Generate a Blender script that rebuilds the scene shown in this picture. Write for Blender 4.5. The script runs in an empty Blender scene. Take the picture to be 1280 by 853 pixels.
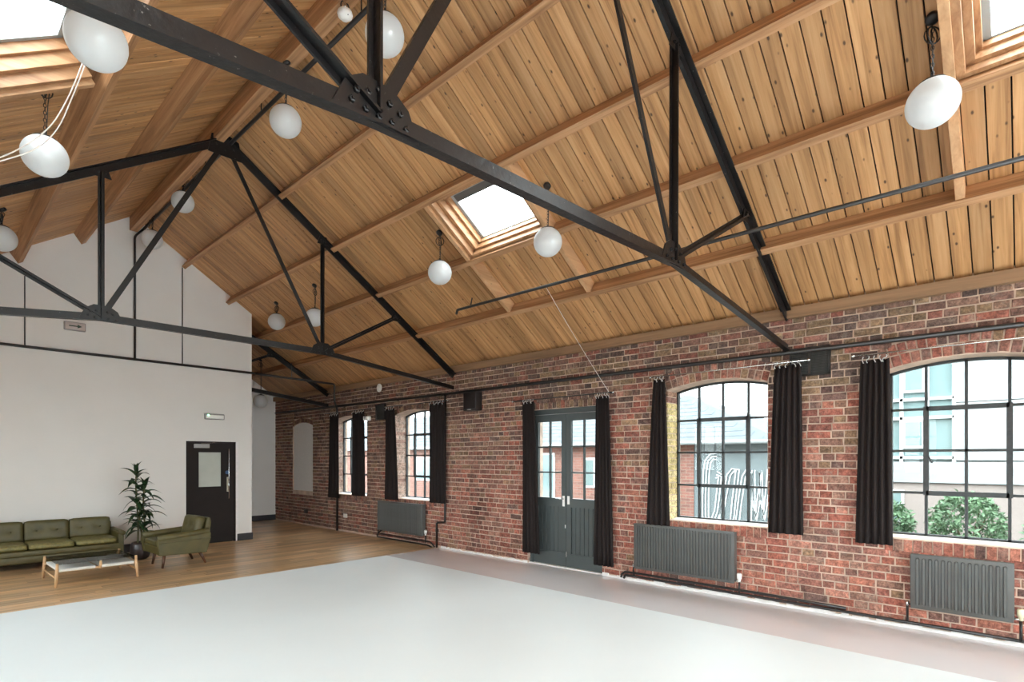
import bpy, bmesh, math, random
from mathutils import Vector, Matrix
random.seed(7)
R = random.Random(11)
SC = bpy.context.scene
COL = SC.collection

# ------------------------------------------------------------------ camera, sky, exposure
FPX, HORIZON = 690.0, 574.0
YAW = math.atan2(740, 690)
CAM_H = 1.6
cam_data = bpy.data.cameras.new('camera'); cam = bpy.data.objects.new('camera', cam_data); COL.objects.link(cam)
cam_data.sensor_fit = 'HORIZONTAL'; cam_data.sensor_width = 36.0; cam_data.lens = 36.0 * FPX / 1280.0
cam_data.shift_y = (HORIZON - 426.5) / 1280.0; cam_data.clip_start = 0.02; cam_data.clip_end = 300
cam.location = (0, 0, CAM_H); cam.rotation_euler = (math.pi / 2, 0, -YAW)
SC.camera = cam
SKY = 11.0
world = bpy.data.worlds.new('overcast_sky'); SC.world = world; world.use_nodes = True
bg = world.node_tree.nodes['Background']; bg.inputs[0].default_value = (0.90, 0.955, 1.0, 1); bg.inputs[1].default_value = SKY
SC.view_settings.view_transform = 'Standard'; SC.view_settings.look = 'None'
SC.view_settings.exposure = 0.68; SC.view_settings.gamma = 1.0; SC.view_settings.use_curve_mapping = False
cy = SC.cycles
cy.max_bounces = 12; cy.diffuse_bounces = 8; cy.glossy_bounces = 4; cy.transmission_bounces = 6; cy.transparent_max_bounces = 16
cy.caustics_reflective = False; cy.caustics_refractive = False; cy.sample_clamp_indirect = 12.0

# ------------------------------------------------------------------ main dimensions (metres)
XW = 6.40; XL = -1.36; YE = 11.30; YB = 14.50; YR = -4.50; XC = 4.51
XR, ZR, M = 2.52, 5.81, 0.664
KK = math.hypot(1, M); CA, SA = 1 / KK, M / KK
S_EAVE = (XW - XR) * KK
YWOOD = 7.76; XSTRIP = 5.27
def roof_z(x): return ZR - M * abs(x - XR)
def RP(side, s, y, n=0.0):
    return Vector((XR + side * (s * CA + n * SA), y, ZR - s * SA + n * CA))
def cam_depth(x, y): return x * math.sin(YAW) + y * math.cos(YAW)
def cam_px(x, y, z):
    a = cam_depth(x, y); b = x * math.cos(YAW) - y * math.sin(YAW)
    return 640 + FPX * b / a, HORIZON - FPX * (z - CAM_H) / a

# portals guide the sky light through the seen and the added openings
def portal(name, loc, rot, sx, sy):
    d = bpy.data.lights.new(name, 'AREA'); d.shape = 'RECTANGLE'; d.size = sx; d.size_y = sy
    d.cycles.is_portal = True
    o = bpy.data.objects.new(name, d); COL.objects.link(o); o.location = loc; o.rotation_euler = rot
    return o

# ------------------------------------------------------------------ mesh helpers
class MB:
    def __init__(s): s.v = []; s.f = []; s.c = []
    def add(s, vs, fs, col=None):
        b = len(s.v); s.v += [tuple(v) for v in vs]
        for f in fs: s.f.append([i + b for i in f]); s.c.append(col)
        return s
    def box(s, x0, x1, y0, y1, z0, z1, col=None):
        vs = [(x0,y0,z0),(x1,y0,z0),(x1,y1,z0),(x0,y1,z0),(x0,y0,z1),(x1,y0,z1),(x1,y1,z1),(x0,y1,z1)]
        return s.add(vs, [(3,2,1,0),(4,5,6,7),(0,1,5,4),(1,2,6,5),(2,3,7,6),(3,0,4,7)], col)
    def obox(s, c, ax, h, col=None):
        c = Vector(c); a = [Vector(k).normalized() for k in ax]; vs = []
        for sz in (-1, 1):
            for sx, sy in ((-1,-1),(1,-1),(1,1),(-1,1)):
                vs.append(c + a[0]*h[0]*sx + a[1]*h[1]*sy + a[2]*h[2]*sz)
        fs = [(3,2,1,0),(4,5,6,7),(0,1,5,4),(1,2,6,5),(2,3,7,6),(3,0,4,7)]
        return s.add(vs, fs, col)
    def bar(s, p, q, w, t, up=(0,0,1)):
        p, q = Vector(p), Vector(q); d = q - p; L = d.length; d.normalize()
        u = Vector(up); u = (u - d * u.dot(d))
        if u.length < 1e-4: u = Vector((1,0,0)) - d * d.x
        u.normalize(); return s.obox((p+q)/2, (d, d.cross(u), u), (L/2, w/2, t/2))
    def tube(s, path, r, n=8, closed=False, caps=True):
        P = [Vector(p) for p in path]; m = len(P); rings = []
        rs = r if isinstance(r, (list, tuple)) else [r] * m
        prev = None
        for i in range(m):
            if closed: d = P[(i+1) % m] - P[i-1]
            else: d = P[min(i+1, m-1)] - P[max(i-1, 0)]
            d.normalize()
            if prev is None:
                u = Vector((0,0,1)) if abs(d.z) < 0.9 else Vector((1,0,0))
            else: u = prev
            u = (u - d * u.dot(d)); u.normalize(); prev = u; w = d.cross(u)
            rings.append([P[i] + (u*math.cos(2*math.pi*k/n) + w*math.sin(2*math.pi*k/n)) * rs[i] for k in range(n)])
        vs = [v for g in rings for v in g]; fs = []
        for i in range(m if closed else m-1):
            j = (i+1) % m
            for k in range(n):
                fs.append((i*n+k, i*n+(k+1) % n, j*n+(k+1) % n, j*n+k))
        if caps and not closed:
            fs.append(tuple(range(n-1, -1, -1))); fs.append(tuple((m-1)*n+k for k in range(n)))
        return s.add(vs, fs)
    def lathe(s, prof, c=(0,0,0), n=20, ax=None):
        c = Vector(c); a = ax or (Vector((1,0,0)), Vector((0,1,0)), Vector((0,0,1)))
        a = [Vector(k) for k in a]; vs = []; fs = []; m = len(prof)
        for r, z in prof:
            for k in range(n):
                t = 2*math.pi*k/n; vs.append(c + a[0]*r*math.cos(t) + a[1]*r*math.sin(t) + a[2]*z)
        for i in range(m-1):
            for k in range(n): fs.append((i*n+k, i*n+(k+1) % n, (i+1)*n+(k+1) % n, (i+1)*n+k))
        if prof[0][0] > 1e-5: fs.append(tuple(range(n-1, -1, -1)))
        if prof[-1][0] > 1e-5: fs.append(tuple((m-1)*n+k for k in range(n)))
        return s.add(vs, fs)
    def prism(s, poly, d):
        """poly: 3D points in a plane, extruded by vector d"""
        P = [Vector(p) for p in poly]; d = Vector(d); n = len(P); vs = P + [p + d for p in P]
        fs = [tuple(range(n-1, -1, -1)), tuple(range(n, 2*n))]
        for i in range(n): fs.append((i, (i+1) % n, n+(i+1) % n, n+i))
        return s.add(vs, fs)
    def mesh(s, name, mat, smooth=False, fix=True):
        me = bpy.data.meshes.new(name); me.from_pydata(s.v, [], s.f)
        if fix:
            bm = bmesh.new(); bm.from_mesh(me); bmesh.ops.recalc_face_normals(bm, faces=bm.faces); bm.to_mesh(me); bm.free()
        if any(c is not None for c in s.c):
            at = me.color_attributes.new('Col', 'FLOAT_COLOR', 'CORNER'); k = 0; data = []
            for f, c in zip(s.f, s.c):
                c = c or (0.5, 0.5, 0.5)
                for _ in f: data += [c[0], c[1], c[2], 1.0]
            at.data.foreach_set('color', data)
        if mat: me.materials.append(mat)
        if smooth:
            me.polygons.foreach_set('use_smooth', [True] * len(me.polygons))
        me.update(); return me
    def build(s, name, mat, parent=None, smooth=False, bevel=0, auto=False):
        fix = not any(c is not None for c in s.c)
        o = link(name, s.mesh(name, mat, smooth or auto, fix), parent)
        if auto: sharp(o.data)
        if bevel:
            b = o.modifiers.new('edge', 'BEVEL'); b.width = bevel; b.segments = 2; b.limit_method = 'ANGLE'
        return o
def sharp(me, ang=math.radians(38)):
    bm = bmesh.new(); bm.from_mesh(me)
    for e in bm.edges:
        if len(e.link_faces) != 2 or e.calc_face_angle(0) > ang: e.smooth = False
    bm.to_mesh(me); bm.free()
def link(name, data, parent=None):
    o = bpy.data.objects.new(name, data); COL.objects.link(o)
    if parent: o.parent = parent
    return o
def tag(o, label, cat, group=None):
    o['label'] = label; o['category'] = cat
    if group: o['group'] = group
    return o
def empty(name, loc=(0,0,0), rz=0):
    o = bpy.data.objects.new(name, None); COL.objects.link(o); o.location = loc; o.rotation_euler = (0,0,rz)
    o.empty_display_size = 0.1; return o
def thing(name, label, cat, loc=(0,0,0), rz=0, group=None):
    return tag(empty(name, loc, rz), label, cat, group)
def struct(o): o['kind'] = 'structure'; return o
def sub(o, name, data, parent_world=None): return link(name, data, o)
def rounded_box(name, mat, parent, x0, x1, y0, y1, z0, z1, r, seg=3, smooth=True):
    bm = bmesh.new(); bmesh.ops.create_cube(bm, size=1)
    for v in bm.verts: v.co = Vector(((x0+x1)/2 + v.co.x*(x1-x0), (y0+y1)/2 + v.co.y*(y1-y0), (z0+z1)/2 + v.co.z*(z1-z0)))
    bmesh.ops.bevel(bm, geom=list(bm.edges), offset=r, segments=seg, profile=0.5, affect='EDGES')
    me = bpy.data.meshes.new(name); bm.to_mesh(me); bm.free(); me.materials.append(mat)
    me.polygons.foreach_set('use_smooth', [smooth]*len(me.polygons)); sharp(me, 0.9)
    return link(name, me, parent)

# ------------------------------------------------------------------ materials
def lin(r, g, b):
    f = lambda c: (c/255/12.92) if c/255 <= 0.04045 else ((c/255+0.055)/1.055)**2.4
    return (f(r), f(g), f(b))
def newmat(name):
    m = bpy.data.materials.new(name); m.use_nodes = True; nt = m.node_tree
    return m, nt, nt.nodes['Principled BSDF']
def N(nt, t, **kw):
    n = nt.nodes.new(t)
    for k, v in kw.items():
        if k.startswith('i_'): n.inputs[k[2:].replace('_', ' ')].default_value = v
        else: setattr(n, k, v)
    return n
def mixc(nt, fac, a, b, mode='MIX'):
    n = nt.nodes.new('ShaderNodeMix'); n.data_type = 'RGBA'; n.blend_type = mode
    for sock, val in ((n.inputs[0], fac), (n.inputs[6], a), (n.inputs[7], b)):
        if hasattr(val, 'is_output') or hasattr(val, 'links'): nt.links.new(val, sock)
        elif isinstance(val, (int, float)): sock.default_value = val
        else: sock.default_value = (*val, 1)
    return n.outputs[2]
def ramp(nt, fac, stops):
    n = nt.nodes.new('ShaderNodeValToRGB'); nt.links.new(fac, n.inputs[0]); e = n.color_ramp.elements
    while len(e) < len(stops): e.new(0.5)
    for k, (p, c) in zip(e, stops): k.position = p; k.color = (*c, 1)
    return n.outputs[0]
def bump(nt, bsdf, h, strength, dist=0.01):
    b = N(nt, 'ShaderNodeBump'); b.inputs['Strength'].default_value = strength; b.inputs['Distance'].default_value = dist
    nt.links.new(h, b.inputs['Height']); nt.links.new(b.outputs[0], bsdf.inputs['Normal'])
def plain(name, col, rough=0.5, metal=0.0, vary=0.0, scale=8.0, bmp=0.0, spec=None):
    m, nt, b = newmat(name); b.inputs['Roughness'].default_value = rough; b.inputs['Metallic'].default_value = metal
    if spec is not None: b.inputs['Specular IOR Level'].default_value = spec
    tc = N(nt, 'ShaderNodeTexCoord'); nz = N(nt, 'ShaderNodeTexNoise', i_Scale=scale, i_Detail=4.0)
    nt.links.new(tc.outputs['Object'], nz.inputs['Vector'])
    a = tuple(max(0, c*(1-vary)) for c in col); z = tuple(min(1, c*(1+vary)) for c in col)
    nt.links.new(ramp(nt, nz.outputs[0], [(0.3, a), (0.7, z)]), b.inputs['Base Color'])
    if bmp: bump(nt, b, nz.outputs[0], bmp)
    return m
def wood(name, stops, rough=0.55, along=1.2, across=16.0, vary=0.16, knots=0.0, axis=0, bmp=0.15, hue=0.0, knotcol=(0.05,0.022,0.01)):
    m, nt, b = newmat(name); b.inputs['Roughness'].default_value = rough
    tc = N(nt, 'ShaderNodeTexCoord'); oi = N(nt, 'ShaderNodeObjectInfo')
    sc = [across]*3; sc[axis] = along
    mp = N(nt, 'ShaderNodeMapping'); mp.inputs['Scale'].default_value = sc
    nt.links.new(tc.outputs['Object'], mp.inputs[0])
    rv = N(nt, 'ShaderNodeVectorMath', operation='SCALE'); rv.inputs[0].default_value = (37.0, 23.0, 51.0)
    nt.links.new(oi.outputs['Random'], rv.inputs['Scale'])
    ad = N(nt, 'ShaderNodeVectorMath', operation='ADD'); nt.links.new(mp.outputs[0], ad.inputs[0]); nt.links.new(rv.outputs[0], ad.inputs[1])
    nz = N(nt, 'ShaderNodeTexNoise', i_Scale=1.0, i_Detail=5.0, i_Roughness=0.6, i_Distortion=0.6); nt.links.new(ad.outputs[0], nz.inputs['Vector'])
    col = ramp(nt, nz.outputs[0], stops)
    n2 = N(nt, 'ShaderNodeTexNoise', i_Scale=0.35, i_Detail=2.0); nt.links.new(ad.outputs[0], n2.inputs['Vector'])
    mr = N(nt, 'ShaderNodeMapRange'); mr.inputs[3].default_value = 1-vary; mr.inputs[4].default_value = 1+vary
    nt.links.new(oi.outputs['Random'], mr.inputs[0])
    m2 = N(nt, 'ShaderNodeMapRange'); m2.inputs[1].default_value = 0.3; m2.inputs[2].default_value = 0.7; m2.inputs[3].default_value = 0.86; m2.inputs[4].default_value = 1.1
    nt.links.new(n2.outputs[0], m2.inputs[0])
    mu = N(nt, 'ShaderNodeMath', operation='MULTIPLY'); nt.links.new(mr.outputs[0], mu.inputs[0]); nt.links.new(m2.outputs[0], mu.inputs[1])
    hs = N(nt, 'ShaderNodeHueSaturation'); nt.links.new(col, hs.inputs['Color']); nt.links.new(mu.outputs[0], hs.inputs['Value'])
    out = hs.outputs[0]
    if knots:
        s2 = [11.0]*3; s2[axis] = 6.0
        mk = N(nt, 'ShaderNodeMapping'); mk.inputs['Scale'].default_value = s2; nt.links.new(tc.outputs['Object'], mk.inputs[0])
        a2 = N(nt, 'ShaderNodeVectorMath', operation='ADD'); nt.links.new(mk.outputs[0], a2.inputs[0]); nt.links.new(rv.outputs[0], a2.inputs[1])
        vo = N(nt, 'ShaderNodeTexVoronoi', i_Scale=1.0); nt.links.new(a2.outputs[0], vo.inputs['Vector'])
        lt = N(nt, 'ShaderNodeMapRange'); lt.inputs[1].default_value = 0.06; lt.inputs[2].default_value = 0.13; lt.inputs[3].default_value = knots; lt.inputs[4].default_value = 0.0
        nt.links.new(vo.outputs['Distance'], lt.inputs[0])
        out = mixc(nt, lt.outputs[0], out, knotcol)
    nt.links.new(out, b.inputs['Base Color'])
    if bmp: bump(nt, b, nz.outputs[0], bmp, 0.004)
    return m
def brickmat(name, source):
    m, nt, b = newmat(name); b.inputs['Roughness'].default_value = 0.9
    b.inputs['Specular IOR Level'].default_value = 0.25
    if source == 'object': base = N(nt, 'ShaderNodeObjectInfo').outputs['Color']
    else: base = N(nt, 'ShaderNodeVertexColor', layer_name='Col').outputs['Color']
    ge = N(nt, 'ShaderNodeNewGeometry')
    n1 = N(nt, 'ShaderNodeTexNoise', i_Scale=22.0, i_Detail=5.0, i_Roughness=0.65); nt.links.new(ge.outputs['Position'], n1.inputs['Vector'])
    n2 = N(nt, 'ShaderNodeTexNoise', i_Scale=9.0, i_Detail=6.0, i_Roughness=0.7); nt.links.new(ge.outputs['Position'], n2.inputs['Vector'])
    n3 = N(nt, 'ShaderNodeTexNoise', i_Scale=90.0, i_Detail=3.0); nt.links.new(ge.outputs['Position'], n3.inputs['Vector'])
    sh = ramp(nt, n1.outputs[0], [(0.36, (0.55,0.55,0.55)), (0.64, (1.25,1.23,1.2))])
    c = mixc(nt, 1.0, base, sh, 'MULTIPLY')
    smear = ramp(nt, n2.outputs[0], [(0.56, (0,0,0)), (0.72, (0.6,0.6,0.6))])
    c = mixc(nt, smear, c, (0.42, 0.33, 0.27))
    n4 = N(nt, 'ShaderNodeTexNoise', i_Scale=55.0, i_Detail=4.0, i_Roughness=0.7); nt.links.new(ge.outputs['Position'], n4.inputs['Vector'])
    c = mixc(nt, 1.0, c, ramp(nt, n4.outputs[0], [(0.36, (0.6,0.58,0.58)), (0.62, (1.2,1.2,1.2))]), 'MULTIPLY')
    speck = ramp(nt, n3.outputs[0], [(0.66, (0,0,0)), (0.72, (0.5,0.5,0.5))])
    c = mixc(nt, speck, c, (0.5, 0.42, 0.36))
    nt.links.new(c, b.inputs['Base Color'])
    bump(nt, b, n1.outputs[0], 0.5, 0.006)
    return m
def glass_mat(name, tint=(0.94,0.97,0.96), gloss=0.012, rough=0.0):
    m, nt, b = newmat(name); nt.nodes.remove(b); out = nt.nodes['Material Output']
    t = N(nt, 'ShaderNodeBsdfTransparent'); t.inputs[0].default_value = (*tint, 1)
    g = N(nt, 'ShaderNodeBsdfGlossy'); g.inputs['Roughness'].default_value = rough
    mx = N(nt, 'ShaderNodeMixShader'); mx.inputs[0].default_value = gloss
    nt.links.new(t.outputs[0], mx.inputs[1]); nt.links.new(g.outputs[0], mx.inputs[2]); nt.links.new(mx.outputs[0], out.inputs[0])
    return m
MT = {}
MT['board'] = wood('pine_ceiling_boards', [(0.3, lin(148,104,64)), (0.5, lin(188,140,92)), (0.7, lin(206,160,114))], 0.5, 0.9, 20, 0.15, knots=0.9)
MT['purlin'] = wood('pine_purlins', [(0.32, lin(134,94,62)), (0.5, lin(178,132,92)), (0.68, lin(200,156,116))], 0.6, 0.7, 22, 0.06, axis=1)
MT['trimmer'] = wood('pine_trimmers', [(0.25, lin(166,122,84)), (0.5, lin(190,146,106)), (0.75, lin(206,164,124))], 0.6, 0.8, 18, 0.06, knots=0.35)
MT['lining'] = wood('pine_skylight_lining', [(0.3, lin(142,98,64)), (0.5, lin(168,124,86)), (0.7, lin(186,144,106))], 0.5, 0.9, 18, 0.05)
MT['plate'] = wood('wall_plate_timber', [(0.25, lin(128,98,72)), (0.5, lin(150,116,86)), (0.75, lin(166,130,98))], 0.7, 0.8, 18, 0.05, axis=1)
MT['oak'] = wood('oak_floor_planks', [(0.3, lin(158,124,88)), (0.5, lin(196,160,118)), (0.7, lin(218,184,142))], 0.28, 1.2, 22, 0.26, bmp=0.05)
MT['dark'] = plain('roof_underlay', (0.012,0.009,0.007), 0.9)
MT['white_wall'] = plain('white_plaster', lin(226,222,218), 0.75, vary=0.02, scale=1.5, bmp=0.06)
MT['white_niche'] = plain('whitewash', lin(228,225,222), 0.85, vary=0.05, scale=30, bmp=0.5)
MT['white_floor'] = plain('white_floor_paint', lin(229,237,240), 0.5, vary=0.012, scale=1.2, spec=0.2)
MT['grey_floor'] = plain('pale_grey_gloss_floor', lin(224,220,222), 0.16, vary=0.03, scale=0.9)
MT['steel'] = plain('black_gloss_steel', lin(20,16,16), 0.36, vary=0.25, scale=30, bmp=0.25, spec=0.4)
nt_ = MT['steel'].node_tree; b_ = nt_.nodes['Principled BSDF']; l_ = b_.inputs['Base Color'].links[0].from_socket
tc_ = N(nt_, 'ShaderNodeTexCoord'); nz_ = N(nt_, 'ShaderNodeTexNoise', i_Scale=48.0, i_Detail=3.0, i_Roughness=0.7); nt_.links.new(tc_.outputs['Object'], nz_.inputs['Vector'])
nt_.links.new(mixc(nt_, ramp(nt_, nz_.outputs[0], [(0.68, (0,0,0)), (0.75, (0.7,0.7,0.7))]), l_, (0.32,0.31,0.30)), b_.inputs['Base Color'])
MT['pipe'] = plain('black_pipe_paint', lin(34,29,28), 0.4, vary=0.2, scale=20)
MT['mortar'] = plain('lime_mortar', lin(200,176,158), 0.95, vary=0.26, scale=5, bmp=0.6)
MT['brick_o'] = brickmat('brick_single', 'object'); MT['brick_a'] = brickmat('brick_mass', 'attr')
MT['window_steel'] = plain('dark_window_steel', lin(54,56,57), 0.45, vary=0.2, scale=40, bmp=0.3)
MT['glass'] = glass_mat('window_glass', (0.70,0.725,0.72))
MT['clear_glass'] = glass_mat('clear_glass')
MT['sill'] = plain('white_sill_paint', lin(232,228,226), 0.6, vary=0.06, scale=25, bmp=0.4)
MT['door'] = plain('grey_door_paint', lin(74,80,80), 0.35, vary=0.06, scale=6)
MT['door_dark'] = plain('charcoal_door_paint', lin(46,41,40), 0.85, vary=0.05, scale=5, spec=0.15)
MT['chrome'] = plain('satin_metal', (0.75,0.75,0.75), 0.25, 1.0)
MT['silver'] = plain('silver_paint', lin(214,214,212), 0.3, 0.3)
MT['white_plastic'] = plain('white_plastic', lin(236,234,230), 0.4)
MT['cream_plastic'] = plain('cream_plastic', lin(232,224,190), 0.4)
m_, nt_, b_ = newmat('opal_glass'); nt_.nodes.remove(b_)
d_ = N(nt_, 'ShaderNodeBsdfDiffuse'); d_.inputs[0].default_value = (0.84,0.86,0.87,1); t_ = N(nt_, 'ShaderNodeBsdfTranslucent'); t_.inputs[0].default_value = (0.86,0.88,0.89,1)
x_ = N(nt_, 'ShaderNodeMixShader'); x_.inputs[0].default_value = 0.5; nt_.links.new(d_.outputs[0], x_.inputs[1]); nt_.links.new(t_.outputs[0], x_.inputs[2])
g_ = N(nt_, 'ShaderNodeBsdfGlossy'); g_.inputs['Roughness'].default_value = 0.08; y_ = N(nt_, 'ShaderNodeMixShader'); y_.inputs[0].default_value = 0.05
nt_.links.new(x_.outputs[0], y_.inputs[1]); nt_.links.new(g_.outputs[0], y_.inputs[2]); nt_.links.new(y_.outputs[0], nt_.nodes['Material Output'].inputs[0]); MT['opal'] = m_
MT['curtain'] = plain('blackout_cloth', lin(44,38,37), 1.0, vary=0.12, scale=60, spec=0.1)
MT['radiator'] = plain('grey_radiator_paint', lin(84,84,82), 0.42, vary=0.08, scale=10)
MT['skirt'] = plain('black_skirting', lin(52,50,54), 0.4, vary=0.08)
MT['leather'] = plain('olive_leather', lin(80,72,36), 0.5, vary=0.22, scale=9, bmp=0.25)
MT['leather_worn'] = plain('worn_olive_leather', lin(118,110,64), 0.45, vary=0.35, scale=28, bmp=0.4)
MT['walnut'] = wood('dark_walnut', [(0.3, lin(70,42,28)), (0.7, lin(104,66,44))], 0.4, 3, 30, 0.0, axis=2)
MT['beech'] = wood('pale_oak_table', [(0.3, lin(190,148,106)), (0.7, lin(214,176,134))], 0.45, 3, 30, 0.0, axis=2)
MT['cord_weave'] = plain('white_paper_cord', lin(226,222,216), 0.8, vary=0.08, scale=120, bmp=0.6)
MT['smoked'] = glass_mat('table_glass', (0.5,0.5,0.48), 0.16)
MT['pot'] = plain('dark_glazed_pot', lin(48,38,38), 0.3, vary=0.2)
MT['soil'] = plain('potting_soil', lin(50,38,28), 0.95, vary=0.4, scale=60, bmp=0.8)
MT['leaf'] = plain('dark_green_leaf', lin(38,62,34), 0.4, vary=0.35, scale=14)
MT['stem'] = plain('grey_green_cane', lin(98,92,62), 0.7, vary=0.25, scale=40)
MT['sash'] = plain('shaded_white_sash', lin(150,156,158), 0.5)  # white sash greyed: the shade on its underside is in the colour
MT['blind'] = plain('grey_blind', lin(84,86,86), 0.7)
MT['cord'] = plain('white_cord', lin(236,230,226), 0.7)
MT['bulkhead'] = plain('grey_bulkhead', lin(156,152,150), 0.35)
MT['sign_face'] = plain('pinkish_sign', lin(196,184,180), 0.4)
MT['green'] = plain('dark_green_print', lin(34,58,40), 0.5)
m_, nt_, b_ = newmat('green_led'); b_.inputs['Base Color'].default_value = (0.1,0.8,0.3,1); b_.inputs['Emission Color'].default_value = (0.3,1,0.5,1); b_.inputs['Emission Strength'].default_value = 3; MT['led'] = m_
MT['blue'] = plain('blue_sign', lin(60,90,130), 0.5)
MT['brass'] = plain('pale_brass', lin(206,196,176), 0.3, 0.6)
MT['socket_dark'] = plain('dark_socket', lin(40,36,34), 0.5)

# ------------------------------------------------------------------ openings in the brick wall
WIN = [  # centre y, width, sill z, spring z, apex z
    dict(c=0.412, w=1.205, z0=0.835, zs=2.455, za=2.54, kind='arch'),
    dict(c=2.700, w=1.205, z0=0.835, zs=2.455, za=2.54, kind='arch'),
    dict(c=8.520, w=1.205, z0=0.825, zs=2.455, za=2.54, kind='arch'),
    dict(c=10.82, w=1.40, z0=0.820, zs=2.455, za=2.54, kind='arch'),
    dict(c=12.985, w=1.04, z0=0.822, zs=2.400, za=2.49, kind='niche'),
    dict(c=4.950, w=1.36, z0=0.0, zs=2.345, za=2.345, kind='door'),
]
def arc_of(o, extra=0.0):
    rise = o['za'] - o['zs']
    if rise < 1e-3: return None
    r = (o['w']**2/4 + rise**2) / (2*rise); zc = o['za'] - r
    return r + extra, zc, math.asin(o['w']/2/r)
def top_z(o, y):
    a = arc_of(o)
    if a is None: return o['zs']
    return a[1] + math.sqrt(max(0, a[0]**2 - (y-o['c'])**2))
RING = 0.112
def excluded(o, z):
    """interval of y taken by the opening and its arch at height z"""
    h = o['w']/2
    if o['kind'] == 'door':
        if z < o['zs'] + 0.118: return (o['c']-h, o['c']+h)
        return None
    if z < o['z0'] - 0.125: return None
    if z < o['zs']: return (o['c']-h, o['c']+h)
    n = 2 if o['kind'] == 'arch' and o['c'] < 4 else 1
    r, zc, th = arc_of(o); re = r + RING*n
    if z > zc + re: return None
    ze = zc + re*math.cos(th)
    hw = math.sqrt(re**2-(z-zc)**2) if z > ze else h + (z-o['zs'])*math.tan(th)
    return (o['c']-hw, o['c']+hw)

# ------------------------------------------------------------------ brick wall
def build_wall_slab():
    mb = MB(); x0, x1 = XW, XW + 0.36; zt = 3.30; zb = -0.12
    ys = [YR-0.1, YB]
    for o in WIN: ys += [o['c']-o['w']/2, o['c']+o['w']/2]
    ys = sorted(ys)
    for a, b in zip(ys, ys[1:]):
        mid = (a+b)/2; o = next((k for k in WIN if abs(mid-k['c']) < k['w']/2), None)
        if o is None: mb.box(x0, x1, a, b, zb, zt); continue
        zlow = o['z0'] - (0.0 if o['kind'] == 'door' else 0.0)
        if o['kind'] == 'door': mb.box(x0, x1, a, b, zb, -0.002)
        else: mb.box(x0, x1, a, b, zb, zlow)
        n = 14 if o['kind'] != 'door' else 1
        for i in range(n):
            p, q = a+(b-a)*i/n, a+(b-a)*(i+1)/n; zp, zq = top_z(o, p), top_z(o, q)
            vs = [(x0,p,zp),(x1,p,zp),(x1,q,zq),(x0,q,zq),(x0,p,zt),(x1,p,zt),(x1,q,zt),(x0,q,zt)]
            mb.add(vs, [(3,2,1,0),(4,5,6,7),(0,1,5,4),(1,2,6,5),(2,3,7,6),(3,0,4,7)])
        if o['kind'] == 'niche': mb.box(XW+0.2, x1, a, b, zlow, o['za'])
    w = mb.build('wall_right', MT['mortar']); return struct(w)
wall = build_wall_slab()
RED = [lin(192,116,98), lin(184,110,94), lin(196,128,108), lin(168,106,94), lin(182,124,110), lin(200,142,124)]
BRN = [lin(158,120,108), lin(148,112,102), lin(166,132,112), lin(140,106,97), lin(172,136,120)]
DRK = [lin(116,100,95), lin(104,90,87), lin(130,110,102)]
OCH = [lin(172,144,112), lin(180,152,120), lin(160,136,108)]
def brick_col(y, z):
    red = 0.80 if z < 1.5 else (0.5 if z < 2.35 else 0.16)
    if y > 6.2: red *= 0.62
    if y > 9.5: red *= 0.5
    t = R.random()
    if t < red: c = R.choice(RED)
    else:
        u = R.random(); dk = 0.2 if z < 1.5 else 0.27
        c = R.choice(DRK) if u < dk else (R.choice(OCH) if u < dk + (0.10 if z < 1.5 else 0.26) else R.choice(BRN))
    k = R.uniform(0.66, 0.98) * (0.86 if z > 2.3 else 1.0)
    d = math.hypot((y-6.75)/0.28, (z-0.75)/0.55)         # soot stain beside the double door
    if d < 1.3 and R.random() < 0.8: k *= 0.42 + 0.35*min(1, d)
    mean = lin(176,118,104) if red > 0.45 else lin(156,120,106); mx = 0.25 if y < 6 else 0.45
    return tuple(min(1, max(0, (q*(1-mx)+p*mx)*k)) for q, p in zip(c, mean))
BR = []   # bricks: y, z, len, height, rotation, colour
CH = 0.0775; JT = 0.013
def stretch_row(i):
    y = YR - 0.08*(i % 5) - R.random()*0.05; out = []
    while y < YB + 0.3:
        L = (0.234 if i % 2 == 0 else 0.117) * R.uniform(0.95, 1.05)
        if R.random() < 0.13: L = 0.117 if i % 2 == 0 else 0.234
        out.append((y, y+L)); y += L
    return out
for i in range(41):
    z = 0.03 + i*CH; zm = z + CH/2
    if zm > 3.10: break
    row = stretch_row(i)
    holes = sorted(h for h in (excluded(o, zm) for o in WIN) if h)
    segs = []; a = YR
    for h in holes: segs.append((a, h[0])); a = max(a, h[1])
    segs.append((a, YB - 0.004))
    for a, b in segs:
        if b - a < 0.02: continue
        cuts = [max(p, a) for p, q in row if q > a and p < b]; cuts.append(b)
        cl = [cuts[0]]
        for c in cuts[1:]:
            if c - cl[-1] < 0.035 and c != b: continue
            cl.append(c)
        if len(cl) > 2 and cl[-1]-cl[-2] < 0.035: cl.pop(-2)
        for p, q in zip(cl, cl[1:]):
            if q < -1.6: continue
            BR.append(((p+q)/2, zm, q-p-JT*R.uniform(0.8,1.3), CH-JT*R.uniform(0.85,1.25), R.uniform(-.006,.006), brick_col((p+q)/2, zm)))
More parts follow.
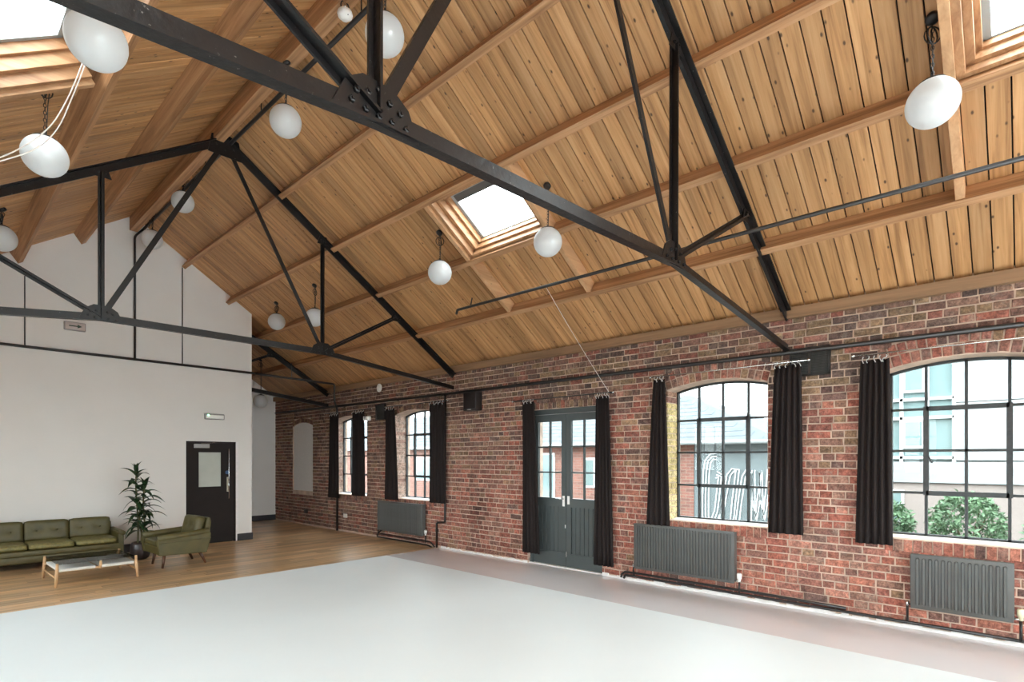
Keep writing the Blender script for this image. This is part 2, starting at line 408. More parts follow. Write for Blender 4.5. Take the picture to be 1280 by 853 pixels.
for o in WIN:
    if o['kind'] in ('arch', 'niche'):
        r, zc, th = arc_of(o); rings = 2 if o['kind'] == 'arch' and o['c'] < 4 else 1
        for k in range(rings):
            rm = r + RING*(k+0.5) + (0 if k else 0.002); n = round(2*th*rm/0.079)
            for j in range(n):
                t = -th + 2*th*(j+0.5)/n
                BR.append((o['c']+rm*math.sin(t), zc+rm*math.cos(t), 2*th*rm/n-JT, RING-JT, -t, brick_col(o['c'], 2.2 if o['c'] < 4 else 2.6)))
        n = round(o['w']/0.0765)
        if o['kind'] == 'arch':
            for j in range(n):
                BR.append((o['c']-o['w']/2+(j+0.5)*o['w']/n, o['z0']-0.062, o['w']/n-JT*0.8, 0.115, R.uniform(-.01,.01), brick_col(o['c'], 1.0)))
    else:
        n = 17
        for j in range(n): BR.append((o['c']-o['w']/2+(j+0.5)*o['w']/n, o['zs']+0.06, o['w']/n-JT, 0.110, 0, brick_col(o['c'], 2.6)))
BRD = 0.010
def brick_shape(ci, cj, seed):
    q = random.Random(seed); j = lambda a: q.uniform(-a, a)
    f = [(0+j(.0015), -.5+ci*(1+j(.9)), -.5+cj*(1+j(.9))), (j(.0015), .5-ci*(1+j(.9)), -.5+cj*(1+j(.9))), (j(.0015), .5-ci*(1+j(.9)), .5-cj*(1+j(.9))), (j(.0015), -.5+ci*(1+j(.9)), .5-cj*(1+j(.9)))]
    m_ = [(0.004, -.5+j(.015), -.5+j(.05)), (0.004, .5+j(.015), -.5+j(.05)), (0.004, .5+j(.015), .5+j(.05)), (0.004, -.5+j(.015), .5+j(.05))]
    k = [(0.03, y, z) for _, y, z in m_]
    return f + m_ + k, [(3,2,1,0),(0,1,5,4),(1,2,6,5),(2,3,7,6),(3,0,4,7),(4,5,9,8),(5,6,10,9),(6,7,11,10),(7,4,8,11)]
SHAPES = {True: [brick_shape(0.022, 0.075, s) for s in range(6)], False: [brick_shape(0.045, 0.075, s+50) for s in range(6)]}
SMESH = {}
for k, lst in SHAPES.items():
    SMESH[k] = [MB().add(v, f).mesh('brick', MT['brick_o']) for v, f in lst]
COVER = [(1.70,2.05,0.8,2.6),(0.93,1.25,0.76,2.57),(3.22,3.54,0.77,2.6),(4.03,4.36,0.15,2.45),(5.3,5.66,0.17,2.47),(0.06,0.80,0.2,0.74),(2.41,3.72,0.17,0.78),(1.47,1.78,2.46,2.78)]
def seen_area(b):
    y, z, L, h = b[:4]
    if y < 0.02 or any(a < y < c and d < z < e for a, c, d, e in COVER): return 0
    p = cam_px(XW, y-L/2, z-h/2); q = cam_px(XW, y+L/2, z+h/2)
    if p[0] > 1284: return 0
    return abs(p[0]-q[0])*abs(p[1]-q[1])
order = sorted(range(len(BR)), key=lambda i: -seen_area(BR[i])); single = set(order[:290])
mass = MB()
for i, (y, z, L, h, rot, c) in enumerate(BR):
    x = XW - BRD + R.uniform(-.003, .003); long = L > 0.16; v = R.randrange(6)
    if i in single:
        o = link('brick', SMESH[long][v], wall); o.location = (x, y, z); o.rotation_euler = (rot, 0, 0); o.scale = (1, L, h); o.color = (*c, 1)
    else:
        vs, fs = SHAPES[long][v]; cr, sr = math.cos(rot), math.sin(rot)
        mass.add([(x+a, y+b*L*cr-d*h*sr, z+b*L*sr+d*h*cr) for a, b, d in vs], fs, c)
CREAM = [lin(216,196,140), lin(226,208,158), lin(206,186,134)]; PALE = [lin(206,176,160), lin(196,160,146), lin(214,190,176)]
for o in WIN:                                               # bricks of the far jamb of each opening
    if o['kind'] == 'niche': continue
    yj = o['c'] + o['w']/2; z = 0.03 if o['kind'] == 'door' else o['z0']
    i = 0; dep = 0.27 if o['kind'] != 'door' else 0.09
    while z < o['zs'] - 0.02:
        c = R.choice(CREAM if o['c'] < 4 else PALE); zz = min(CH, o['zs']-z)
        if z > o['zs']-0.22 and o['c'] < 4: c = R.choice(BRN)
        cuts = [XW-0.006, XW+0.10, XW+dep] if i % 2 else [XW-0.006, XW+0.215, XW+dep]
        for p, q in zip(cuts, cuts[1:]):
            if q-p > 0.02: mass.box(p+0.004, q-0.004, yj-0.008, yj+0.02, z+0.005, z+zz-0.005, c)
        z += CH; i += 1
bm_ = mass.build('brickwork', MT['brick_a'], wall); bm_['kind'] = 'stuff'
# ragged white paint along the foot of the wall
mb = MB(); y = -0.9
def strip(y0, y1):
    y = y0
    while y < y1:
        d = R.uniform(0.03, 0.11); zt = R.uniform(0.018, 0.05) if y < 4.3 else R.uniform(0.01, 0.035)
        mb.box(XW-0.016-R.random()*0.004, XW+0.02, y, min(y1, y+d), -0.01, zt); y += d
strip(-1.5, 4.26); strip(5.64, 7.7)
struct(mb.build('baseboard_right', MT['sill']))

# ------------------------------------------------------------------ niche, windows, double door
nb = MB(); o = WIN[4]; n = 12
pts = [(XW+0.025, o['c']-o['w']/2, o['z0'])]
for i in range(n+1):
    y = o['c']-o['w']/2+o['w']*i/n; pts.append((XW+0.025+R.uniform(-.004,.004), y, top_z(o, y)+R.uniform(-.01,.012)))
pts.append((XW+0.025, o['c']+o['w']/2, o['z0']))
nb.prism(pts, (0.15, 0, 0)); struct(nb.build('window_5', MT['white_niche']))

def arched_frame(name, o, xf, out, parentname, panes=True, mat_frame=None):
    """steel window: 4 columns by 4 rows under a segmental arch; xf plane of the frame, out = +1/-1 outward"""
    mat_frame = mat_frame or MT['window_steel']
    root = struct(empty(name, (xf, o['c'], o['z0'])))
    w, H = o['w'], o['zs']-o['z0']; cw = w/4
    zb = [0.012, 0.435, 0.845, 1.25]
    top = lambda y: top_z(o, o['c']+y) - o['z0']
    t = 0.024; d = 0.022
    fr = MB()
    fr.box(-d, d, -w/2, w/2, 0, 0.036); fr.box(-d, d, -w/2, -w/2+0.03, 0, H); fr.box(-d, d, w/2-0.03, w/2, 0, H)
    for i in range(14):
        p, q = -w/2+w*i/14, -w/2+w*(i+1)/14
        vs = [(-d,p,top(p)-0.026),(d,p,top(p)-0.026),(d,q,top(q)-0.026),(-d,q,top(q)-0.026),(-d,p,top(p)+.004),(d,p,top(p)+.004),(d,q,top(q)+.004),(-d,q,top(q)+.004)]
        fr.add(vs, [(3,2,1,0),(4,5,6,7),(0,1,5,4),(1,2,6,5),(2,3,7,6),(3,0,4,7)])
    fr.build('frame', mat_frame, root)
    for k in (-1, 0, 1):
        y = k*cw; m = MB().box(-d, d*0.6, y-t/2, y+t/2, 0.02, top(y)-0.01); m.build('mullion', mat_frame, root)
    for k in (1, 2, 3):
        m = MB().box(-d, d*0.6, -w/2+0.01, w/2-0.01, zb[k]-t/2, zb[k]+t/2); m.build('glazing_bar', mat_frame, root)
    c = MB(); y0, y1, z0, z1 = -cw, cw, zb[1], zb[3]; g = 0.044
    c.box(-d-0.012, 0.0, y0-g/2, y0+g/2, z0-g/2, z1+g/2); c.box(-d-0.012, 0.0, y1-g/2, y1+g/2, z0-g/2, z1+g/2)
    c.box(-d-0.012, 0.0, y0, y1, z0-g/2, z0+g/2); c.box(-d-0.012, 0.0, y0, y1, z1-g/2, z1+g/2)
    c.build('casement', mat_frame, root)
    MB().bar((-d-0.02, cw-0.02, zb[2]-0.05), (-d-0.035, cw-0.05, zb[2]-0.12), 0.014, 0.01).build('stay', mat_frame, root)
    if panes:
        zl = zb + [None]
        for i in range(4):
            p, q = -w/2+cw*i+0.008, -w/2+cw*(i+1)-0.008
            for j in range(4):
                m = MB(); a = zl[j]+0.006
                if j < 3: m.box(-0.003, 0.003, p, q, a, zl[j+1]-0.006)
                else: m.prism([(-0.003,p,a),(-0.003,q,a),(-0.003,q,top(q)-0.012),(-0.003,(p+q)/2,top((p+q)/2)-0.012),(-0.003,p,top(p)-0.012)], (0.006,0,0))
                m.build('pane', MT['glass'], root)
    else:
        MB().box(-0.003, 0.003, -w/2+0.01, w/2-0.01, 0.01, H).build('pane', MT['clear_glass'], root)
    s = MB(); s.prism([(-0.262*out, -w/2, -0.012), (0.0, -w/2, 0.02), (0.0, -w/2, -0.02), (-0.262*out, -w/2, -0.02)], (0, w, 0))
    s.build('window_sill', MT['sill'], root)
    return root
for k, o in enumerate(WIN[:4]):
    arched_frame('window_%d' % (k+1), o, XW+0.27, 1, 'w')
    portal('window_light_portal', (XW+0.40, o['c'], (o['z0']+o['za'])/2), (0, math.pi/2, 0), 1.75, 1.25)
portal('door_light_portal', (XW+0.40, 4.95, 1.2), (0, math.pi/2, 0), 2.4, 1.4)

def double_door():
    o = WIN[5]; xf = XW + 0.075; root = struct(empty('door_1', (xf, o['c'], 0)))
    h = o['w']/2; H = o['zs']; D = MT['door']
    fr = MB(); fr.box(-0.03, 0.09, -h, -h+0.055, 0, H); fr.box(-0.03, 0.09, h-0.055, h, 0, H); fr.box(-0.03, 0.09, -h, h, H-0.075, H)
    fr.build('door_frame', D, root); MB().box(-0.05, 0.2, -h, h, -0.01, 0.012).build('threshold', MT['sill'], root)
    for sgn in (1, -1):
        y0, y1 = (0.003, h-0.058) if sgn > 0 else (-h+0.058, -0.003); zt = H-0.08
        lf = MB(); st = 0.085
        lf.box(0.0, 0.045, y0, y0+st, 0.015, zt); lf.box(0.0, 0.045, y1-st, y1, 0.015, zt)
        lf.box(0.0, 0.045, y0+st, y1-st, zt-0.105, zt); lf.box(0.0, 0.045, y0+st, y1-st, 0.89, 1.02); lf.box(0.0, 0.045, y0+st, y1-st, 0.015, 0.21)
        leaf = lf.build('door_leaf', D, root)
        a, b = y0+st, y1-st; zg0, zg1 = 1.02, zt-0.105
        MB().box(0.005, 0.04, (a+b)/2-0.011, (a+b)/2+0.011, zg0, zg1).build('glazing_bar', D, leaf)
        for j in (1, 2):
            zz = zg0+(zg1-zg0)*j/3; MB().box(0.005, 0.04, a, b, zz-0.011, zz+0.011).build('glazing_bar', D, leaf)
        for i in range(2):
            for j in range(3):
                p = a+(b-a)*i/2; z = zg0+(zg1-zg0)*j/3
                MB().box(0.02, 0.026, p+0.002, p+(b-a)/2-0.002, z+0.002, z+(zg1-zg0)/3-0.002).build('pane', MT['glass'], leaf)
        n = 6
        for i in range(n):
            p = a+(b-a)*i/n; m = MB(); q = p+(b-a)/n; e = 0.006
            m.prism([(0.028,p,0),(0.018,p+e,0),(0.018,q-e,0),(0.028,q,0)], (0,0,0.68)); m.v = [(x,y,z+0.21) for x,y,z in m.v]
            m.build('panel_board', D, leaf)
        yh = 0.045*sgn
        MB().box(-0.006, 0.004, yh-0.02, yh+0.02, 0.90 if sgn>0 else 0.935, 1.055).build('handle_plate', MT['white_plastic'], leaf)
        if sgn > 0:
            MB().tube([(-0.005,yh,1.01),(-0.05,yh,1.01),(-0.055,yh+0.03,1.01),(-0.055,yh+0.11,1.01)], 0.009, 8).build('lever_handle', MT['chrome'], leaf, smooth=True)
            MB().box(-0.006, 0.004, 0.004, 0.02, 0.58, 0.63).build('keep', MT['white_plastic'], leaf)
        else:
            MB().box(-0.012, 0.004, -0.02, -0.004, 0.16, 0.24).build('shoot_bolt', MT['chrome'], leaf)
double_door()

# ------------------------------------------------------------------ other walls
mb = MB()                                                    # white end wall with gable, in front of the far room
def gable(x0, x1, y0, y1, zb=-0.1):
    xs = sorted([x0, x1] + ([XR] if x0 < XR < x1 else [])); 
    for a, b in zip(xs, xs[1:]):
        za, zb2 = roof_z(a)+0.03, roof_z(b)+0.03
        vs = [(a,y0,zb),(b,y0,zb),(b,y1,zb),(a,y1,zb),(a,y0,za),(b,y0,zb2),(b,y1,zb2),(a,y1,za)]
        mb.add(vs, [(3,2,1,0),(4,5,6,7),(0,1,5,4),(1,2,6,5),(2,3,7,6),(3,0,4,7)])
DX0, DX1, DH = 3.34, 4.20, 1.925
gable(XL, DX0, YE, YE+0.16); gable(DX0, DX1, YE, YE+0.16, DH); gable(DX1, XC, YE, YE+0.16)
struct(mb.build('wall_end', MT['white_wall']))
mb = MB(); gable(XC-0.14, XC, YE+0.16, YB); struct(mb.build('wall_recess', MT['white_wall']))
mb = MB(); gable(XL-0.2, XW+0.36, YB, YB+0.2); struct(mb.build('wall_far', MT['white_wall']))
FILL_WIN = [(-0.95, 0.95, 0.35, 3.0), (1.45, 3.55, 0.35, 4.4), (4.05, 5.95, 0.35, 3.0)]      # unseen tall windows, added behind the camera to light the end wall
mb = MB(); x = XL-0.2
for a, b, z0, z1 in FILL_WIN:
    gable(x, a, YR-0.2, YR); mb.box(a, b, YR-0.2, YR, -0.1, z0); gable(a, b, YR-0.2, YR, z1); x = b
gable(x, XW+0.3, YR-0.2, YR); struct(mb.build('wall_back', MT['white_wall']))
for k, (a, b, z0, z1) in enumerate(FILL_WIN):  # frames and panes of the added back windows
    root = struct(empty('window_%d' % (31+k), ((a+b)/2, YR-0.1, z0))); w, H = (b-a)/2, z1-z0
    m = MB(); m.box(-w,w,-0.02,0.02,0,0.05); m.box(-w,w,-0.02,0.02,H-0.05,H); m.box(-w,-w+0.05,-0.02,0.02,0,H); m.box(w-0.05,w,-0.02,0.02,0,H); m.build('frame', MT['window_steel'], root)
    for i in (1, 2): MB().box(-w+2*w*i/3-0.015,-w+2*w*i/3+0.015,-0.02,0.02,0,H).build('mullion', MT['window_steel'], root)
    n = round(H/0.65)
    for i in range(1, n): MB().box(-w,w,-0.02,0.02,H*i/n-0.015,H*i/n+0.015).build('glazing_bar', MT['window_steel'], root)
    MB().box(-w+0.03,w-0.03,-0.003,0.003,0.03,H-0.03).build('pane', MT['clear_glass'], root)
    portal('window_light_portal', ((a+b)/2, YR-0.25, (z0+z1)/2), (-math.pi/2, 0, 0), b-a, H)
LW = [dict(c=c, w=1.205, z0=0.835, zs=2.455, za=2.54) for c in (-2.6, -0.3, 2.0, 4.3, 6.6, 8.9)]
mb = MB(); ys = [YR-0.1, YB+0.1] + [e for o in LW for e in (o['c']-o['w']/2, o['c']+o['w']/2)]; ys.sort()
for a, b in zip(ys, ys[1:]):
    o = next((k for k in LW if abs((a+b)/2-k['c']) < k['w']/2), None)
    if o is None: mb.box(XL-0.36, XL, a, b, -0.1, 3.3)
    else: mb.box(XL-0.36, XL, a, b, -0.1, o['z0']); mb.box(XL-0.36, XL, a, b, o['za'], 3.3)
struct(mb.build('wall_left', MT['white_wall']))
for k, o in enumerate(LW):
    arched_frame('window_%d' % (k+11), o, XL-0.27, -1, 'w', panes=False)
    portal('window_light_portal', (XL-0.40, o['c'], 1.69), (0, -math.pi/2, 0), 1.75, 1.25)
mb = MB(); mb.box(XL, DX0-0.03, YE-0.018, YE, 0, 0.135); mb.box(DX1+0.03, XC+0.002, YE-0.018, YE, 0, 0.135); mb.box(XC, XC+0.018, YE-0.018, YB, 0, 0.135)
struct(mb.build('baseboard_end', MT['skirt']))
struct(MB().box(XC, XW, YB-0.02, YB, 0, 0.14).build('baseboard_far', MT['skirt']))

# ------------------------------------------------------------------ floor
fl = struct(MB().box(XL-0.3, XW+0.3, YR-0.2, YB+0.2, -0.2, -0.02).build('floor', MT['dark']))
sh = MB().box(XL, XSTRIP, YR, YWOOD, -0.02, 0.0).build('floor_white', MT['white_floor']); struct(sh)
sh = MB().box(XSTRIP, XW+0.02, YR, YWOOD, -0.02, -0.0015).build('floor_strip', MT['grey_floor']); struct(sh)
pw = 0.128; y = YWOOD; i = 0; PM = {}
while y < YB:
    w = min(pw, YB-y); x = XL - R.uniform(0, 1.6) if y < YE else XC - R.uniform(0, 0.5)
    xmin = XL if y < YE-0.1 else (DX0 if y < YE+0.05 else XC)
    while x < XW:
        L = R.choice((1.2, 1.6, 2.0)); a, b = max(x, xmin), min(x+L, XW)
        if b - a > 0.02:
            key = (round(b-a, 2), round(w, 3))
            if key not in PM:
                l2, w2 = key[0]/2-0.0012, key[1]/2-0.0015
                PM[key] = MB().add([(-l2,-w2,-.012),(l2,-w2,-.012),(l2,w2,-.012),(-l2,w2,-.012),(-l2,-w2,-.0015),(l2,-w2,-.0015),(l2,w2,-.0015),(-l2,w2,-.0015),(-l2+.0015,-w2+.0015,0),(l2-.0015,-w2+.0015,0),(l2-.0015,w2-.0015,0),(-l2+.0015,w2-.0015,0)],
                    [(3,2,1,0),(0,1,5,4),(1,2,6,5),(2,3,7,6),(3,0,4,7),(4,5,9,8),(5,6,10,9),(6,7,11,10),(7,4,8,11),(8,9,10,11)]).mesh('floor_plank', MT['oak'])
            o = link('floor_plank', PM[key], fl); o.location = ((a+b)/2, y+w/2, -0.0005)
        x += L
    y += pw; i += 1

# ------------------------------------------------------------------ roof: underlay, boards, purlins, skylights
SKYL = [(1, 3.92, 5.19), (1, -0.90, 0.35), (-1, 4.16, 5.43), (-1, -0.90, 0.35)]  # the last skylight is unseen, added for its light
S0, S1 = 2.00, 2.80
BW = 0.1372; BOFF = 0.018
def mat_roof(side, s, y, n=0.0):
    e = Vector((side*CA, 0, -SA)); nr = Vector((side*SA, 0, CA)); yv = nr.cross(e); p = RP(side, s, y, n)
    return Matrix(((e.x, yv.x, nr.x, p.x), (e.y, yv.y, nr.y, p.y), (e.z, yv.z, nr.z, p.z), (0,0,0,1)))
BM = {}
def board_mesh(L):
    L = round(L, 3)
    if L not in BM:
        w, g, t = BW/2-0.0048, 0.002, 0.022
        pr = [(-w, t), (-w, g), (-w+g, 0), (w-g, 0), (w, g), (w, t)]
        vs = [(0, a, b) for a, b in pr] + [(L, a, b) for a, b in pr]; n = 6
        fs = [tuple(range(n-1,-1,-1)), tuple(range(n, 2*n))] + [(k, (k+1) % n, n+(k+1) % n, n+k) for k in range(n)]
        BM[L] = MB().add(vs, fs).mesh('ceiling_board', MT['board'])
    return BM[L]
for side, nm in ((1, 'ceiling_right'), (-1, 'ceiling_left')):
    sl = MB(); sk = [(a, b) for sd, a, b in SKYL if sd == side]; smax = S_EAVE + 0.45
    ys = sorted([YR-0.2, YB+0.2] + [e for ab in sk for e in ab])
    def slab(s0, s1, y0, y1, n0=0.022, n1=0.10):
        P = [RP(side, s, y, n) for n in (n0, n1) for s, y in ((s0,y0),(s1,y0),(s1,y1),(s0,y1))]
        sl.add(P, [(3,2,1,0),(4,5,6,7),(0,1,5,4),(1,2,6,5),(2,3,7,6),(3,0,4,7)])
    for a, b in zip(ys, ys[1:]):
        if any(p-1e-6 <= a and b <= q+1e-6 for p, q in sk): slab(-0.05, S0, a, b); slab(S1, smax, a, b)
        else: slab(-0.05, smax, a, b)
    ceil = struct(sl.build(nm, MT['dark']))
    y = YR + BOFF + 0.03
    while y < YB:
        yc = y + BW/2
        if side == 1 or yc < YE:
            hit = any(p < yc+BW/2-0.02 and q > yc-BW/2+0.02 for p, q in sk)
            s_in = 0.02
            if yc > YE + 0.2 and side == 1: s_in = (XC-0.05-XR)*KK
            for s0, s1 in (((s_in, S0), (S1, S_EAVE+0.02)) if hit else ((s_in, S_EAVE+0.02),)):
                o = link('ceiling_board', board_mesh(s1-s0), ceil); o.matrix_world = mat_roof(side, s0, yc, R.uniform(-.001,.001))
        y += BW
def purlin(side, s, label, y0, y1, w=0.068, d=0.162, name='roof_purlin'):
    m = MB(); P = [RP(side, ss, y, n) for y in (y0, y1) for ss, n in ((s,-d),(s+w,-d),(s+w,0.0),(s,0.0))]
    c = RP(side, s, (y0+y1)/2, 0); m.add([p-c for p in P], [(3,2,1,0),(4,5,6,7),(0,1,5,4),(1,2,6,5),(2,3,7,6),(3,0,4,7)])
    o = m.build(name, MT['purlin'], bevel=0.002); o.location = c; return tag(o, label, 'beam', 'timber roof purlins')
for s, lb in ((1.00, 'pine purlin on the window-side slope, next down from the ridge beam'), (1.91, 'pine purlin along the upper edge of the window-side skylights'),
              (2.81, 'pine purlin along the lower edge of the window-side skylights'), (3.72, 'lowest pine purlin on the window-side slope, just above the wall plate')):
    purlin(1, s, lb, YR, YE if s < 1.95 else YB)
for s, lb in ((0.92, 'pine purlin on the far slope, next down from the ridge beam'), (1.85, 'pine purlin on the far slope beside the upper edge of its skylight'),
              (2.81, 'pine purlin on the far slope along the lower edge of its skylight')):
    purlin(-1, s, lb, YR, YE, d=0.185)
m = MB().box(-0.06, 0.06, (YR-YE)/2, (YE-YR)/2, -0.27, -0.02); o = m.build('ridge_beam', MT['purlin'], bevel=0.006); o.location = (XR, (YR+YE)/2, ZR)
tag(o, 'pine ridge beam along the peak of the roof', 'beam')
m = MB().box(-0.065, 0.05, (YR-YB)/2, (YB-YR)/2, -0.06, 0.055); o = m.build('wall_plate', MT['plate'], bevel=0.006); o.location = (XW-0.005, (YR+YB)/2, 3.165)
tag(o, 'long timber wall plate lying along the top of the brick wall', 'beam')

def skylight(side, ya, yb, idx):
    root = struct(empty('window_%d' % (20+idx), RP(side, (S0+S1)/2, (ya+yb)/2)))
    def rb(m, s0, s1, y0, y1, n0, n1):
        P = [RP(side, s, y, n) - root.location for n in (n0, n1) for s, y in ((s0,y0),(s1,y0),(s1,y1),(s0,y1))]
        m.add(P, [(3,2,1,0),(4,5,6,7),(0,1,5,4),(1,2,6,5),(2,3,7,6),(3,0,4,7)]); return m
    def piece(name, mat, *a): return rb(MB(), *a).build(name, mat, root, bevel=0.003)
    for y in (ya-0.06, yb): piece('trimmer', MT['trimmer'], 1.98, 3.72, y, y+0.06, -0.15, 0.0)
    L = MT['lining']
    for k, (i0, n0, n1) in enumerate(((0.0, -0.115, 0.03), (0.05, -0.035, 0.10), (0.10, 0.05, 0.16))):   # three steps of timber lining
        w = 0.05 if k < 2 else 0.035
        a, b, p, q = S0+i0*0.6-0.01, S1-i0*0.55+0.005, ya+i0, yb-i0
        if k: piece('lining_board', L, a, a+w*0.5, p, q, n0, n1)
        piece('lining_board', L, b-w*0.6, b, p, q, n0, n1)
        piece('lining_board', L, a, b, p, p+w, n0, n1); piece('lining_board', L, a, b, q-w, q, n0, n1)
    a, b, p, q = S0+0.065, S1-0.06, ya+0.135, yb-0.135
    m = MB(); rb(m, a, a+0.045, p, q, 0.12, 0.15); rb(m, b-0.022, b, p, q, 0.12, 0.15); rb(m, a, b, p, p+0.045, 0.12, 0.15); rb(m, a, b, q-0.045, q, 0.12, 0.15)
    m.build('sash', MT['sash'], root)
    piece('pane', MT['clear_glass'], a+0.01, b-0.01, p+0.01, q-0.01, 0.135, 0.142)
    if idx == 0: piece('roller_blind', MT['blind'], a+0.045, a+0.135, p+0.045, q-0.045, 0.118, 0.13)
    m = MB(); rb(m, b-0.012, b+0.0, (p+q)/2-0.03, (p+q)/2+0.03, 0.095, 0.11); m.build('catch', MT['chrome'], root)
    c = RP(side, (S0+S1)/2, (ya+yb)/2, 0.2); ang = math.atan(M)
    portal('skylight_portal', c, (0, ang if side > 0 else -ang, 0), 0.85, 1.3)
for i, (sd, a, b) in enumerate(SKYL): skylight(sd, a, b, i)

# ------------------------------------------------------------------ steel trusses
BOLT = MB().lathe([(0.014,0),(0.014,0.012),(0.008,0.014),(0.008,0.02),(0,0.02)], n=6, ax=(Vector((1,0,0)),Vector((0,0,1)),Vector((0,-1,0)))).mesh('bolt', MT['steel'])
def truss(label, Y, nodes, members, gussets):
    root = thing('roof_truss', label, 'truss', (2.5, Y, 2.8), group='black steel roof trusses')
    W = lambda p, dy=0.0: Vector((p[0]-2.5, dy, p[1]-2.8))
    for nm, a, b, dep, wid, kind in members:
        p, q = W(nodes[a]), W(nodes[b]); d = (q-p).normalized(); n = Vector((0,-1,0)).cross(d); n = n if n.z >= 0 else -n; yv = Vector((0,1,0)); c = (p+q)/2; L = (q-p).length/2
        m = MB()
        if kind == 'top':       # T: flange above, web below
            m.obox(c + n*(dep/2-0.006), (d, yv, n), (L, wid/2, 0.006)); m.obox(c - n*0.006, (d, yv, n), (L, 0.010, dep/2-0.006))
        elif kind == 'bottom':
            m.obox(c - n*(dep/2-0.006), (d, yv, n), (L, wid/2, 0.006)); m.obox(c + n*0.006, (d, yv, n), (L, 0.010, dep/2-0.006))
        elif kind == 'angle':   # face plate with a rib towards the camera
            m.obox(c + yv*0.012, (d, yv, n), (L, 0.006, dep/2)); m.obox(c - yv*0.010, (d, yv, n), (L, wid/2, 0.006))
        else: m.obox(c, (d, yv, n), (L, wid/2, dep/2))
        m.build(nm, MT['steel'], root)
    for a, poly, bolts in gussets:
        c = W(nodes[a]); m = MB(); m.prism([c + Vector((x, -0.018, z)) for x, z in poly], (0, 0.010, 0)); g = m.build('gusset_plate', MT['steel'], root)
        for x, z in bolts:
            o = link('bolt', BOLT, g); o.location = c + Vector((x, -0.018, z))
def std_members(full=True):
    mem = [('tie_bar','L','R',0.078,0.06,'bottom'), ('tie_bar','R','HR',0.065,0.055,'bottom'), ('rafter','A','ER',0.085,0.105,'top'),
           ('post','R','VR',0.055,0.06,'angle'), ('hanger','R','A',0.045,0.02,'flat'), ('strut','R','SR',0.06,0.06,'angle')]
    mem += [('tie_bar','HL','L',0.078,0.06,'bottom'), ('rafter','A','EL',0.085,0.105,'top'), ('post','L','VL',0.06,0.06,'angle'), ('hanger','L','A',0.055,0.03,'flat'), ('strut','L','SL',0.06,0.06,'angle')]
    return mem
DOME = [(-.20,-.045),(.20,-.045),(.145,.075),(.07,.125),(-.07,.125),(-.145,.075)]
SMALL = [(-.09,-.05),(.09,-.05),(.05,.06),(-.05,.06)]
def mirror(c, p): return (2*c-p[0], p[1])
T1 = dict(L=(1.235,2.965), R=(3.75,3.055), HR=(6.38,2.80), A=(2.50,5.43), ER=(6.38,3.12), VR=(3.76,4.63), SR=(5.15,3.82))
T1.update(HL=(-1.33,2.72), EL=(-1.33,3.08), VL=(1.235,4.62), SL=(-0.15,3.72))
gus = [('L', DOME, [(-.12,.0),(-.06,-.01),(0,-.015),(.06,-.01),(.13,-.01),(-.05,.06),(.05,.06),(0,.09),(-.10,.045),(.10,.04)]), ('R', DOME, [(-.13,-.01),(-.05,-.01),(.05,-.01),(.13,-.01),(0,.07),(.07,.05),(-.07,.05)]),
       ('VR', SMALL, [(-.03,0),(.03,0)]), ('VL', SMALL, [(-.03,0),(.03,0)]), ('SR', SMALL, [(-.03,0),(.03,0),(0,.03)]), ('SL', SMALL, [(-.03,0),(.03,0)]),
       ('A', [(-.2,-.2),(.2,-.2),(.16,0.03),(0,.09),(-.16,.03)], [(-.1,-.08),(.1,-.08),(0,-.12),(-.12,-.03),(.12,-.03)])]
truss('large black steel roof truss nearest the skylights, cut off by the top edge', 1.89, T1, std_members(), gus)
T2 = dict(L=(1.34,3.136), R=(3.91,3.125), HR=(6.36,2.845), A=(2.60,5.575), ER=(6.36,3.05), VR=(3.91,4.70), SR=(5.136,3.835))
T2.update(HL=(-1.33,2.845), EL=(-1.33,2.97), VL=(1.34,4.70), SL=(0.11,3.80))
truss('complete black steel roof truss in front of the white gable wall', 7.33, T2, std_members(), gus)
T3 = dict(L=(XC+0.02,3.05), HR=(6.37,2.82), A=(XC+0.02,4.18), ER=(6.37,3.06), S=(5.05,3.80), R=(XC+0.02,3.56), C=(5.4,3.45))
truss('black steel roof truss in the recess beyond the end wall', 11.70, T3, [('tie_bar','L','HR',0.08,0.10,'bottom'), ('rafter','A','ER',0.09,0.13,'top'), ('strut','R','S',0.05,0.05,'angle')], [('S', SMALL, [(-.03,0),(.03,0)])])
# bearing plates where the trusses meet the brick
for Y, lb in ((1.89,'vertical steel wall bracket under the truss end by the louvred vent'), (7.33,'vertical steel wall bracket under the truss end above the black speaker'), (11.70,'vertical steel wall bracket under the truss end in the recess')):
    pass

# ------------------------------------------------------------------ globe pendants
GR = 0.15
def globe_profile():
    p = [(0.001, -GR)]
    for k in range(1, 22): t = math.pi*k/24; p.append((GR*math.sin(t), -GR*math.cos(t)))
    p += [(0.052, GR*0.935), (0.045, GR*0.95)]; return p
GLOBE = MB().lathe(globe_profile(), n=36).mesh('globe', MT['opal'], True)
GALLERY = MB().lathe([(0.075,GR*0.86),(0.078,GR*0.90),(0.062,GR*0.97),(0.03,GR*1.06),(0.012,GR*1.1),(0.012,GR*1.2),(0.0,GR*1.2)], n=20).mesh('gallery', MT['pipe'], True)
ROSE = MB().lathe([(0.0,0.0),(0.035,0.0),(0.04,-0.01),(0.04,-0.028),(0.028,-0.036),(0.0,-0.036)], n=16).mesh('ceiling_rose', MT['pipe'], True)
def chain_mesh(z0, z1):
    m = MB(); n = max(2, int((z1-z0)/0.028)); st = (z1-z0)/n
    for i in range(n):
        zc = z0+st*(i+0.5); a = Vector((1,0,0)) if i % 2 else Vector((0,1,0))
        m.tube([Vector((0,0,zc)) + a*0.009*math.cos(t) + Vector((0,0,1))*(st*0.62)*math.sin(t) for t in [2*math.pi*k/8 for k in range(8)]], 0.0028, 4, closed=True)
    return m
